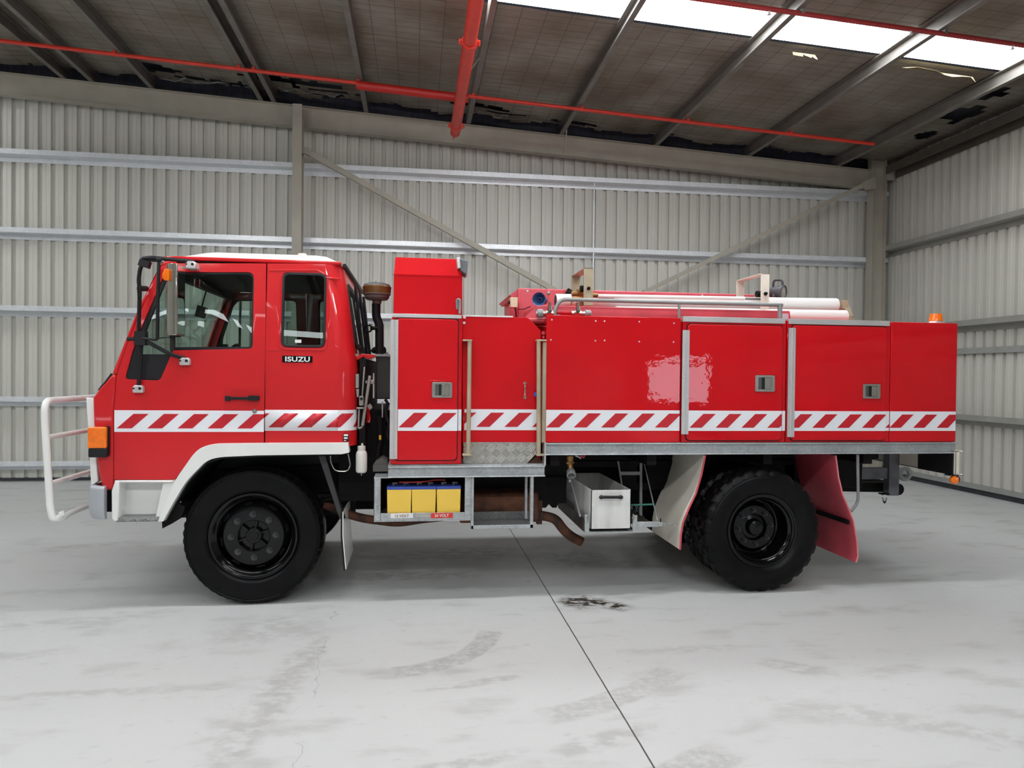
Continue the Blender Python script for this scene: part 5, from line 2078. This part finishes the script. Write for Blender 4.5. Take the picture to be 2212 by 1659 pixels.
# --- rack carrying the white drawer box
zr0 = 0.522
b = MB()
b.box(1.325, 1.752, 5.44, 5.50, zr0 - .006, zr0)
b.box(1.324, 1.361, 5.44, 5.446, zr0, 0.658)
b.box(1.712, 1.751, 5.44, 5.446, zr0, 0.648)
b.box(1.751, 1.927, 5.46, 5.47, 0.548, 0.591)
b.box(1.927, 1.970, 5.46, 5.465, 0.552, 0.585)
RK = part(b, 'storage_rack', M_GALV, bev=.002)
b = MB()
b.box(1.751, 1.927, 5.47, 6.4, 0.548, 0.548 + .006)
b.box(1.325, 1.752, 5.50, 6.5, zr0 - .006, zr0 - .0005)
b.box(1.324, 1.324 + .005, 5.45, 6.5, zr0, zr0 + .10)
build(b, 'rack_tray', mat('dirty_rack_plate', lin(70, 64, 58), .6, .2, var=.3, scale=9), RK)
for (p, q_, w) in (((1.277, 5.750, 0.875), (1.300, 5.500, 0.632), .014), ((1.987, 6.100, 0.981), (1.994, 6.100, 0.497), .022), ((1.750, 6.000, 1.011), (1.795, 6.000, 0.752), .012), ((1.947, 5.900, 1.022), (1.927, 5.470, 0.595), .008), ((1.798, 6.100, 0.891), (1.989, 6.100, 0.890), .03)):
    b = MB()
    b.beam(p, q_, w, w)
    build(b, 'rack_strut', M_GREYP, RK)
b = MB()
b.cyl((1.728, 5.550, 0.709), (1.901, 5.500, 0.722), .008, n=8)
build(b, 'green_rod', mat('green_paint', lin(40, 110, 96), .5), RK)
for x_, z_ in ((1.345, 0.631), (1.714, 0.625)):
    b = MB()
    b.tube([(x_, 5.435, z_ + .035), (x_, 5.43, z_ + .015), (x_ - .01, 5.43, z_ + .006), (x_, 5.43, z_ - .004), (x_, 5.432, z_ - .03)], .004, 6)
    b.tube([(x_ + .002, 5.435, z_ + .03), (x_ + .009, 5.43, z_ + .006), (x_ + .002, 5.43, z_ - .006)], .004, 6)
    build(b, 'retaining_clip', M_GREYP, RK)
b = MB()
c0 = Vector((1.974, 5.450, 0.568))
for k in range(3):
    cc = c0 + Vector((.018 + .036 * k, 0, 0))
    rg = [(cc.x + .022 * math.cos(t), cc.y + (.009 * math.sin(t) if k % 2 else 0), cc.z + (.009 * math.sin(t) if not k % 2 else 0)) for t in [2 * PI * i / 12 for i in range(12)]]
    b.tube(rg, .0035, 6, closed=True)
build(b, 'snap_hook', M_GREYP, RK)

BX0, BX1 = 1.370, 1.694
bz0, bz1 = 0.542, 0.853
t_ = .006
b = MB()
b.box(BX0, BX1, 5.43, 5.43 + t_, bz0, bz1)
b.box(BX0, BX1, 6.40 - t_, 6.40, bz0, bz1)
b.box(BX0, BX0 + t_, 5.43, 6.40, bz0, bz1)
b.box(BX1 - t_, BX1, 5.43, 6.40, bz0, bz1)
b.box(BX0, BX1, 5.43, 6.40, bz0, bz0 + t_)
SB = build(b, 'storage_box', mat('stained_white_metal', lin(228, 228, 226), .45, col2=lin(196, 192, 184), var=0.0, scale=14, stretch=(1, 1, .12), lo=.5, hi=.8), at=((BX0 + BX1) / 2, 5.9, bz0))
tag(SB, 'open white metal box with black handle, on the rack under the truck tray', 'box')
b = MB()
b.tube(fillet([(1.445, 5.430, 0.797), (1.437, 5.400, 0.803), (1.609, 5.400, 0.800), (1.618, 5.430, 0.795)], .02), .012, 10)
b.cyl((1.452, 5.430, 0.797), (1.447, 5.410, 0.801), .016, n=10)
b.cyl((1.610, 5.430, 0.795), (1.604, 5.410, 0.799), .016, n=10)
build(b, 'box_handle', M_BLACK, SB)

# --- rear end: cross beam, tow post, pintle, chain, lamp
b = MB()
xr_ = 4.512
zb0_, zb1_ = 0.945, 1.152
b.box(xr_, xr_ + .008, 5.42, 2 * YM - 5.42, zb0_, zb1_)
b.box(xr_ + .0, xr_ + .07, 5.42, 2 * YM - 5.42, zb1_ - .012, zb1_)
b.box(xr_ + .0, xr_ + .07, 5.42, 2 * YM - 5.42, zb0_, zb0_ + .012)
b.box(xr_ - .0, xr_ + .035, 5.42, 5.43, zb0_, zb1_)
RB = part(b, 'rear_beam', M_CREAM, bev=.003)
b = MB()
b.box(xr_ - .012, xr_ - .002, 5.44, 5.86, zb0_ - .0, ZRB)
build(b, 'lamp_backing', M_BLACK, RB)
b = MB()
lx, lz = (4.521, 0.903)
b.lathe([(.0, .03), (.030, .026), (.036, .016), (.036, -.0)], (lx + .01, 5.46, lz), (-.35, -1, 0), 20)
lp = part(b, 'rear_marker_lamp', M_ORANGE)
b = MB()
b.cyl((lx + .02, 5.46, lz), (lx + .05, 5.49, lz), .036, n=18)
b.box(lx - .05, lx + .08, 5.44, 5.50, lz + .036, lz + .042)
b.tube([(4.510, 5.600, 0.976), (4.500, 5.500, 0.938), (4.536, 5.460, 0.939)], .005, 6)
build(b, 'lamp_body', M_BLACK, lp)
b = MB()
yt = 6.12
tz0 = 0.655
b.box(4.409, 4.513, yt, yt + .09, tz0, 1.13)
b.box(3.987, 4.409, yt + .02, yt + .05, 0.809, 0.918)
TP = part(b, 'tow_post', mat('worn_steel', lin(106, 107, 112), .5, .3, var=.3, scale=6), bev=.004)
b = MB()
xo, zo = (4.700, 0.837)
ring = [(xo + .052 * math.cos(t), 6.30, zo + .052 * math.sin(t)) for t in [2 * PI * i / 24 for i in range(24)]]
b.tube(ring, .024, 10, closed=True)
b.box(xo - .12, xo - .04, 6.27, 6.33, zo - .04, zo + .04)
build(b, 'tow_eye', M_GREYP, TP)
b = MB()
xk, zk = (4.524, 0.710)
b.cyl((xk, 6.14, zk), (xk, 7.0, zk), .055, n=16)
b.beam((3.4, 6.3, zk + .03), (xk, 6.3, zk), .10, .09)
build(b, 'underrun_bar', M_CHASSIS, TP)
b = MB()
pa, pb = (4.328, 6.100, 0.672), (4.375, 6.100, 0.672)
for k in range(11):
    t = k / 10
    x_ = pa[0] + (pb[0] - pa[0]) * t
    z_ = pa[2] - .075 * math.sin(PI * t) ** .6
    b.tube([(x_ + .006 * math.cos(s), 6.1 + (.004 * math.sin(s) if k % 2 else 0), z_ + .008 * math.sin(s)) for s in [2 * PI * i / 8 for i in range(8)]], .002, 5, closed=True)
b.box(pa[0] - .015, pb[0] + .015, 6.08, 6.14, pa[2], pa[2] + .012)
build(b, 'pin_chain', M_CHASSIS, TP)

# --- behind the cab: intake stack, air box, tilt jack, bottle, handle
ya = 6.15
b = MB()
xc_, zc_ = (-0.337, 2.384)
rr_ = (-0.216 - -0.460) / 2
b.lathe([(.0, 2.524 - zc_), (rr_ * .55, 2.520 - zc_), (rr_ * .9, 2.506 - zc_), (rr_ * .94, 2.492 - zc_)], (xc_, ya, zc_), (0, 0, 1), 40)
ST = part(b, 'air_intake', mat('weathered_cap', lin(86, 88, 90), .45, var=.15))
b = MB()
b.lathe([(rr_ * .94, 2.492 - zc_), (rr_, 2.483 - zc_), (rr_ * .98, 2.471 - zc_), (rr_ * .94, 2.426 - zc_)], (xc_, ya, zc_), (0, 0, 1), 40)
build(b, 'dust_bowl', mat('smoky_amber_plastic', lin(112, 80, 44), .22, var=.2, scale=6), ST)
b = MB()
b.lathe([(rr_ * .95, 2.428 - zc_), (rr_ * .95, 2.420 - zc_), (rr_ * .86, 2.412 - zc_), (rr_ * .84, 2.394 - zc_), (rr_ * .70, 2.376 - zc_), (rr_ * .3, 2.375 - zc_)], (xc_, ya, zc_), (0, 0, 1), 40)
b.cyl((xc_, ya, 2.345), (xc_, ya, 2.384), .038, n=20)
build(b, 'bowl_base', mat('grey_brown', lin(112, 98, 94), .5), ST)
b = MB()
b.tube(fillet([(-0.343, 6.150, 2.345), (-0.342, 6.150, 2.231), (-0.314, 6.150, 2.172), (-0.312, 6.150, 1.916)], .05, 6), .036, 16)
build(b, 'intake_pipe', M_BLACK, ST)
b = MB()
for dx in (-.01,):
    b.cyl((xc_ + dx, ya, 2.522), (xc_ + dx, ya, 2.538), .003, n=6)
build(b, 'cap_screw', M_BLACK, ST)
b = MB()
b.tube(fillet([(-0.372, 6.150, 1.927), (-0.357, 6.150, 1.955), (-0.303, 6.150, 1.968), (-0.276, 6.150, 1.964), (-0.275, 6.150, 1.921)], .03), .022, 10)
build(b, 'intake_elbow', M_CHASSIS, ST)
b = MB()
b.tube([(-0.442, 6.130, 2.110), (-0.425, 6.100, 2.151), (-0.386, 6.090, 2.155), (-0.364, 6.110, 2.137), (-0.388, 6.130, 2.107), (-0.428, 6.150, 2.099)], .007, 6)
b.tube([(-0.387, 6.110, 2.133), (-0.326, 6.120, 2.135)], .016, 8)
build(b, 'clamp_loop', M_CHASSIS, ST)
b = MB()
yb_ = 5.85
b.box(-0.324, -0.153, yb_, yb_ + .5, 1.544, 1.905)
AB = part(b, 'air_filter_box', mat('dusty_black', (.022, .020, .019), .6, var=.2), bev=.01)
b = MB()
b.box(-0.332, -0.147, yb_ - .015, yb_ + .5, 1.890, 1.909)
b.cyl((-0.238, 5.900, 1.910), (-0.238, 5.900, 1.926), .010, n=8)
build(b, 'filter_lid', M_GREYP, AB)
b = MB()
b.cyl((-0.251, 6.020, 1.546), (-0.253, 6.020, 1.709), .072, n=20)
build(b, 'canister', mat('dark_canister', (.06, .055, .05), .5), AB)
b = MB()
b.prism([(-0.478, 1.877), (-0.428, 1.907), (-0.334, 1.901), (-0.319, 1.887), (-0.362, 1.864), (-0.420, 1.878), (-0.470, 1.848)], 5.75, 6.0)
part(b, 'cab_mount_bracket', M_REDC, bev=.005)
b = MB()
b.prism([(-0.445, 1.356), (-0.446, 1.506), (-0.402, 1.506), (-0.376, 1.461), (-0.361, 1.382), (-0.368, 1.349)], 5.85, 6.3)
part(b, 'inner_guard', M_RED, bev=.005)
b = MB()
b.box(-0.460, -0.436, 5.56, 5.60, 1.638, 1.745)
b.prism([(-0.458, 1.631), (-0.434, 1.631), (-0.437, 1.567), (-0.451, 1.567)], 5.57, 5.59)
b.cyl((-0.399, 5.620, 1.800), (-0.414, 5.600, 1.559), .007, n=8)
b.cyl((-0.358, 5.640, 1.732), (-0.408, 5.600, 1.344), .013, n=10)
b.cyl((-0.408, 5.600, 1.337), (-0.435, 5.580, 1.324), .010, n=8)
b.prism(rect(-0.434, -0.401, 1.502, 1.577, .01), 5.57, 5.60)
b.prism([(-0.412, 1.691), (-0.327, 1.703), (-0.326, 1.667), (-0.405, 1.673)], 5.66, 5.68)
b.cyl((-0.438, 5.580, 1.324), (-0.433, 5.580, 1.488), .007, n=8)
b.box(-0.453, -0.397, 5.56, 5.60, 1.478, 1.489)
TL = part(b, 'cab_tilt_linkage', mat('grey_linkage', lin(150, 146, 142), .4, .5), bev=.002)
b = MB()
b.cyl((-0.417, 5.570, 1.555), (-0.416, 5.560, 1.555), .012, n=12)
build(b, 'linkage_pin', M_BLACK, TL)
b = MB()
b.box(xrear(1.3) + .015, xrear(1.3) + .06, 5.66, 7.4, .95, 1.868)
part(b, 'engine_cover_pad', M_CHASSIS)
b = MB()
b.cyl((-0.339, 5.800, 1.754), (-0.337, 5.800, 1.553), .006, n=8)
b.cyl((-0.272, 5.900, 1.520), (-0.271, 5.900, 1.391), .006, n=8)
b.prism([(-0.251, 1.472), (-0.203, 1.503), (-0.190, 1.338), (-0.235, 1.376)], 5.95, 5.99)
b.prism([(-0.250, 1.350), (-0.213, 1.365), (-0.189, 1.281), (-0.220, 1.288)], 5.95, 5.99)
part(b, 'pale_bracket', M_WHITE)
b = MB()
b.tube(fillet([(-0.246, 5.800, 1.546), (-0.223, 5.800, 1.509), (-0.245, 5.800, 1.423), (-0.207, 5.800, 1.349), (-0.228, 5.800, 1.255), (-0.191, 5.800, 1.199)], .05), .012, 8)
b.tube(fillet([(-0.216, 5.800, 1.517), (-0.245, 5.800, 1.460), (-0.229, 5.800, 1.367), (-0.185, 5.800, 1.311), (-0.221, 5.800, 1.218)], .05), .010, 8)
b.tube(fillet([(-0.291, 5.850, 1.401), (-0.282, 5.850, 1.213), (-0.317, 5.850, 1.025)], .05), .018, 8)
part(b, 'hydraulic_hose', M_BLACK)
b = MB()
b.cyl((-0.284, 5.800, 1.255), (-0.283, 5.800, 1.218), .010, n=10)
part(b, 'yellow_cap', M_YELLOW)
b = MB()
b.prism([(-0.331, 1.029), (-0.309, 1.059), (-0.259, 1.084), (-0.223, 1.062), (-0.215, 1.029)], 5.70, 5.9)
b.box(-0.331, -0.215, 5.68, 5.9, 0.978, 1.029)
part(b, 'air_valve_cover', mat('dull_grey_cover', lin(92, 90, 86), .6))
b = MB()
xb_, zb_ = (-0.411, 0.987)
h_ = 1.158 - zb_
rb = (-0.368 - -0.454) / 2
b.lathe([(.001, 0), (rb * .75, 0), (rb * .95, .01), (rb, .025), (rb, h_ - .03), (rb * .9, h_ - .012), (rb * .68, h_), (rb * .66, h_ + .0)], (xb_, 5.56, zb_), (0, 0, 1), 28)
BT = part(b, 'fluid_bottle', M_BOTTLE)
b = MB()
b.lathe([(rb * .66, h_), (rb * .70, h_ + .004), (rb * .70, h_ + .034), (rb * .5, h_ + .036), (.001, h_ + .036)], (xb_, 5.56, zb_), (0, 0, 1), 24)
b.cyl((xb_ + .004, 5.56, zb_ + h_ + .03), (xb_ + .004, 5.56, zb_ + h_ + .055), .008, n=8)
b.cyl((xb_, 5.56, zb_ - .022), (xb_, 5.56, zb_), .003, n=6)
build(b, 'bottle_cap', M_BOTTLE, BT)
b = MB()
b.tube(fillet([(-0.639, 5.520, 1.121), (-0.636, 5.510, 1.080), (-0.605, 5.500, 1.007), (-0.512, 5.500, 1.005), (-0.489, 5.510, 1.047), (-0.508, 5.520, 1.138)], .05), .005, 8)
part(b, 'access_handle', M_CHROME)

# ------------------------------------------------------------------ top deck
yk = 5.66
b = MB()
b.prism([(0.951, 2.224), (0.957, 2.315), (3.136, 2.320), (3.148, 2.240)], yk, yk + .03)
b.prism([(0.951, 2.224), (0.957, 2.315), (0.976, 2.316), (0.977, 2.224)], yk + .03, 7.2)
CO = part(b, 'deck_coaming', M_FADED_SHEEN, bev=.006)
b = MB()
b.prism([(0.864, 2.214), (0.954, 2.306), (0.958, 2.216)], yk, yk + .03)
b.box(0.881, 1.027, 5.6, 5.9, 2.167, 2.200)
build(b, 'coaming_gusset', M_FADED_SHEEN, CO)
b = MB()
b.box(3.051, 3.122, yk - .002, yk, 2.249, 2.296)
build(b, 'data_plate', mat('pale_label', lin(206, 196, 206), .4), CO)
yh = 6.30
b = MB()
hx0, hx1 = 0.897, 3.140
hz0, hz1 = 2.18, 2.530
b.box(hx0, hx1, yh, 7.3, hz0, hz1)
HR = part(b, 'hose_reel_cover', M_FADED_SHEEN, bev=.012, seg=3)
b = MB()
b.prism([(0.829, 2.473), (0.909, 2.529), (0.910, 2.454), (0.859, 2.445)], 6.36, 7.2)
b.prism([(0.840, 2.364), (0.912, 2.366), (0.913, 2.257), (0.837, 2.255)], 6.4, 6.43)
build(b, 'cover_end', M_FADED_SHEEN, HR)
b = MB()
rivets(b, [(0.984, 2.502), (2.622, 2.506)], yh, .012)
build(b, 'cover_screw', M_ALU, HR)
b = MB()
b.box(0.816, 0.881, 6.2, 6.28, 2.346, 2.435)
JB = part(b, 'junction_box', M_BEIGE, bev=.004)
b = MB()
b.cyl((0.814, 6.240, 2.394), (0.802, 6.240, 2.394), .018, n=10)
b.tube([(0.858, 6.220, 2.348), (0.868, 6.220, 2.303), (0.869, 6.220, 2.242)], .007, 6)
b.tube([(0.892, 6.260, 2.336), (0.937, 6.200, 2.332), (0.979, 6.100, 2.348)], .004, 6)
build(b, 'cable', M_BLACK, JB)
# loud hailer
b = MB()
yo = 5.95
c0 = Vector((1.020, 5.950, 2.399))
ax = Vector((-.50, -1.0, -.03)).normalized()
rh = (1.073 - 0.966) / 2 * 1.06
b.lathe([(.001, -.075), (.012, -.075), (.013, -.03), (.016, -.03), (rh * .45, -.055), (rh * .62, -.04), (rh * .82, -.015), (rh * .96, 0), (rh * 1.05, .004), (rh * 1.05, -.002), (rh * .86, -.03), (rh * .66, -.06), (rh * .58, -.075), (rh * .58, -.16), (rh * .5, -.17), (.001, -.17)], c0 + Vector((.012, .03, 0)), ax, 36)
part(b, 'horn_speaker', M_BLUE)
# grab rail
b = MB()
yg = 5.56
b.tube(fillet([(1.081, 5.560, 2.222), (1.097, 5.560, 2.300), (1.142, 5.560, 2.356), (1.243, 5.560, 2.357), (2.012, 5.560, 2.355), (3.012, 5.560, 2.357)], .11, 6), .0155, 12)
b.cyl((2.118, 5.560, 2.350), (2.119, 5.560, 2.226), .0115, n=12)
b.cyl((2.990, 5.560, 2.364), (2.992, 5.560, 2.237), .019, n=14)
b.box(1.094, 1.128, yg - .03, yg + .03, 2.223, 2.234)
part(b, 'deck_grab_rail', M_GREYP)
# ball valves on the deck edge
yv = 5.56
for (e0, e1, f0, f1, q0, q1, m1) in (((0.937, 5.560, 2.243), (1.079, 5.560, 2.242), (1.018, 5.560, 2.245), (1.070, 5.560, 2.244), (1.040, 5.520, 2.258), (1.035, 5.510, 2.326), 1),
                                     ((1.222, 5.560, 2.249), (1.381, 5.560, 2.249), (1.246, 5.560, 2.250), (1.299, 5.560, 2.249), (1.267, 5.520, 2.263), (1.262, 5.510, 2.332), 0)):
    b = MB()
    q0, q1 = Vector(q0), Vector(q1)
    b.cyl(e0, e1, .020, n=14)
    b.cyl(f0, f1, .027, n=8)
    V = part(b, 'ball_valve', M_CHROME)
    b = MB()
    if m1:
        b.cyl((0.949, 5.560, 2.241), (0.990, 5.560, 2.242), .035, n=18)
        b.cyl((0.937, 5.560, 2.248), (0.952, 5.560, 2.249), .018, n=10)
    else:
        b.cyl((1.335, 5.560, 2.250), (1.377, 5.560, 2.251), .028, n=18)
    build(b, 'hose_coupling', M_GREYP, V)
    b = MB()
    b.tube([q0, q0.lerp(q1, .4), q1], [.020, .017, .011], 10)
    b.cyl(tuple(q0 + Vector((0, .05, 0))), tuple(q0 + Vector((0, -.012, 0))), .016, n=12)
    build(b, 'valve_handle', M_CHROME, V)
    b = MB()
    b.cyl(tuple(q0 + Vector((0, -.012, 0))), tuple(q0 + Vector((0, -.018, 0))), .011, n=10)
    build(b, 'handle_nut', M_BLACK, V)
b = MB()
b.cyl((1.106, 5.580, 2.252), (1.230, 5.580, 2.253), .017, n=12)
part(b, 'red_manifold_pipe', M_RED)
b = MB()
b.tube([(1.099, 5.900, 2.441), (1.108, 5.900, 2.394), (1.112, 5.900, 2.359)], [.007, .009, .009], 8)
LV = part(b, 'lever', mat('orange_red_grip', lin(200, 92, 74), .5))
b = MB()
b.ball((1.099, 5.900, 2.443), .017, 12)
build(b, 'lever_knob', M_GREYP, LV)

# hose-tube brackets
for (x0, x1, ztop_, zlo_, z2, first) in ((1.369, 1.449, 2.645, 2.333, 2.475, True),
                                         (2.924, 3.000, 2.647, 2.338, 2.472, False)):
    b = MB()
    b.box(x0, x1, 5.76, 5.768, zlo_, ztop_)
    b.box(x0, x1, 5.76, 6.24, ztop_ - .008, ztop_)
    b.box(x0, x1, 6.232, 6.24, zlo_ + .03, ztop_)
    U = part(b, 'hose_bracket', M_KHAKI if first else M_CREAM, bev=.002)
    b = MB()
    xc2 = (x0 + x1) / 2
    b.cyl((xc2, 5.76, z2), (xc2, 5.745, z2), .015, n=6)
    b.cyl((xc2, 5.745, z2), (xc2, 5.73, z2), .010, n=10)
    b.cyl((xc2 - .06, 5.80, z2), (xc2 - .01, 5.80, z2), .028, n=14)
    build(b, 'clamp_bolt', M_CHASSIS, U)

# work spot lamp
b = MB()
ysp = 6.05
c1 = Vector((3.278, 6.050, 2.521))
ax = Vector((.62, -.80, -.10)).normalized()
b.lathe([(.001, -.13), (.03, -.13), (.045, -.11), (.058, -.05), (.066, -.012), (.070, 0), (.070, .012), (.060, .014), (.058, .004)], c1, ax, 30)
SL = part(b, 'spot_lamp', mat('lamp_charcoal', lin(66, 68, 73), .45))
b = MB()
b.lathe([(.059, .005), (.03, .009), (.001, .010)], c1, ax, 26)
build(b, 'spot_lens', mat('lens_glass', lin(190, 184, 176), .08, .5), SL)
b = MB()
up = Vector((0, 0, 1))
hb = c1 - ax * .05
side = ax.cross(up).normalized()
b.tube(fillet([hb + up * .05 - ax * .04, hb + up * .115 - ax * .035, hb + up * .115 + ax * .045, hb + up * .06 + ax * .05], .03), .011, 8)
b.tube([c1 - ax * .10, (3.196, 6.050, 2.487), (3.179, 6.050, 2.437)], .014, 8)
build(b, 'spot_handle', mat('lamp_black', lin(50, 52, 56), .5), SL)

# white suction tubes and the end bracket
def pipe_between(p, q_, r, label, m):
    b = MB()
    b.tube([p, q_], r, 26)
    o = build(b, 'suction_tube', m)
    tag(o, label, 'tube', 'white suction tubes on the truck deck')
    b = MB()
    d = (Vector(p) - Vector(q_)).normalized()
    b.cyl(tuple(Vector(p) + d * .0005), tuple(Vector(p) + d * .002), r * .86, n=24)
    build(b, 'tube_bore', M_DARKIN, o)
    return o


pipe_between((1.176, 5.980, 2.389), (3.756, 5.980, 2.415), .060, 'long white tube under both deck brackets, its open end by the blue horn', M_PVC)
pipe_between((1.667, 5.840, 2.285), (3.758, 5.840, 2.299), .056, 'lower white tube behind the pinkish red coaming, reaching past the spot lamp', M_PVC)
b = MB()
b.beam((3.832, 5.980, 2.458), (3.824, 5.860, 2.302), .05, .012, (0, -1, .2))
b.beam((3.824, 5.860, 2.302), (3.803, 5.840, 2.247), .05, .012, (0, -1, .2))
b.box(3.787, 3.837, 5.92, 6.04, 2.378, 2.453)
part(b, 'tube_stop', M_KHAKI)
# branch lance lying through the brackets
b = MB()
yl_ = 5.86
b.tube([(1.510, 5.860, 2.425), (2.823, 5.860, 2.437)], .0175, 16)
ln_ = build(b, 'branch_lance', M_PVC)
tag(ln_, 'thin white lance with brass fittings lying through the two deck brackets', 'lance')
b = MB()
b.cyl((1.290, 5.860, 2.439), (1.397, 5.860, 2.440), .022, n=16)
b.cyl((1.334, 5.860, 2.450), (1.373, 5.860, 2.451), .028, n=16)
b.cyl((1.398, 5.860, 2.433), (1.518, 5.860, 2.430), .016, n=16)
b.cyl((1.470, 5.860, 2.431), (1.514, 5.860, 2.430), .020, n=16)
build(b, 'brass_fitting', M_BRASS, ln_)
b = MB()
b.cyl((2.823, 5.860, 2.437), (2.981, 5.860, 2.437), .012, n=12)
build(b, 'lance_tip', M_GREYP, ln_)
b = MB()
b.cyl((1.518, 5.860, 2.410), (1.655, 5.860, 2.410), .004, n=8)
build(b, 'trigger_rod', M_CHASSIS, ln_)
b = MB()
b.cyl((1.281, 5.800, 2.392), (1.503, 5.800, 2.378), .013, n=14)
b.cyl((1.281, 5.800, 2.396), (1.384, 5.800, 2.395), .016, n=14)
b.tube([(1.281, 5.800, 2.373), (1.270, 5.800, 2.342)], .008, 8)
b.box(1.357, 1.380, 5.80, 5.86, 2.337, 2.375)
part(b, 'pistol_valve', M_BRASS)
b = MB()
b.ball((1.330, 6.100, 2.473), .028, 14)
b.obox((1.318, 6.120, 2.475), (.05, .05, .07), Matrix.Rotation(.5, 3, 'Y'))
part(b, 'rubber_stop', M_CHASSIS, bev=.005)

# ------------------------------------------------------------------ batteries resting in the carrier
def battery(x0, x1, label):
    zb, zt2 = 0.692, 0.867
    b = MB()
    xm = (x0 + x1) / 2
    ins = .004
    b.loft([[(x0 + ins * (1 - t), 5.475 + ins * (1 - t), z), (x1 - ins * (1 - t), 5.475 + ins * (1 - t), z), (x1 - ins * (1 - t), 5.69, z), (x0 + ins * (1 - t), 5.69, z)] for t, z in ((0, zc0 + .0005), (1, zt2))])
    o = build(b, 'battery', M_YELLOW, bev=.003, at=(xm, 5.58, zc0 + .0005))
    tag(o, label, 'battery', 'batteries in the carrier')
    b = MB()
    b.box(x0 - .002, x1 + .002, 5.472, 5.692, zt2, zt2 + .022)
    build(b, 'battery_lid', M_LIDBLUE, o, bev=.003)
    for u in (.25, .72):
        b = MB()
        xt = x0 + (x1 - x0) * u
        b.cyl((xt, 5.55, zt2 + .022), (xt, 5.55, zt2 + .04), .010, .008, n=12)
        b.obox((xt + .01, 5.55, zt2 + .038), (.04, .022, .012))
        build(b, 'terminal', mat('lead_terminal', lin(120, 112, 104), .4, .6), o)
    b = MB()
    b.box(x0 + .02, x1 - .02, 5.60, 5.66, zt2 + .022, zt2 + .030)
    build(b, 'vent_strip', M_BLACK, o)
    return o


for i, (pa_, lab) in enumerate(((-0.212, 'yellow battery at the cab end of the row, above the white voltage plate'),
                               (-0.025, 'yellow battery in the middle of the row of three'),
                               (0.165, 'yellow battery above the red voltage plate, beside the side step'))):
    battery(pa_, pa_ + -0.028 - -0.212, lab)
b = MB()
b.tube(fillet([(-0.123, 5.505, 0.918), (0.064, 5.500, 0.920), (0.153, 5.500, 0.937), (0.231, 5.505, 0.932)], .05), .006, 8)
build(b, 'battery_cable', mat('red_cable', lin(150, 20, 20), .5), BC)

# ------------------------------------------------------------------ light and camera
w = bpy.data.worlds.new('sky')
scene.world = w
w.use_nodes = True
w.node_tree.nodes['Background'].inputs['Color'].default_value = (0.80, 0.88, 1.0, 1)
w.node_tree.nodes['Background'].inputs['Strength'].default_value = 7.0

cam = bpy.data.cameras.new('camera')
co = bpy.data.objects.new('camera', cam)
COL.objects.link(co)
cam.sensor_fit = 'HORIZONTAL'
cam.sensor_width = 36.0
cam.lens = 36.0 * 1534.0 / 2212.0
cam.clip_start = 0.05
rows = ((0.990960,-0.133720,0.010835),(-0.009060,0.013872,0.999863),(-0.133852,-0.990922,0.012535))          # right, up and backward axes
co.matrix_world = Matrix((
    (rows[0][0], rows[1][0], rows[2][0], 0.0),
    (rows[0][1], rows[1][1], rows[2][1], 0.0),
    (rows[0][2], rows[1][2], rows[2][2], 1.75),
    (0, 0, 0, 1)))
scene.camera = co
scene.view_settings.view_transform = 'Standard'
scene.view_settings.look = 'None'
scene.view_settings.gamma = 1.0
scene.view_settings.exposure = 0.22
scene.view_settings.use_curve_mapping = False
scene.cycles.max_bounces = 7
scene.cycles.diffuse_bounces = 4
scene.cycles.transparent_max_bounces = 16
scene.cycles.use_denoising = True
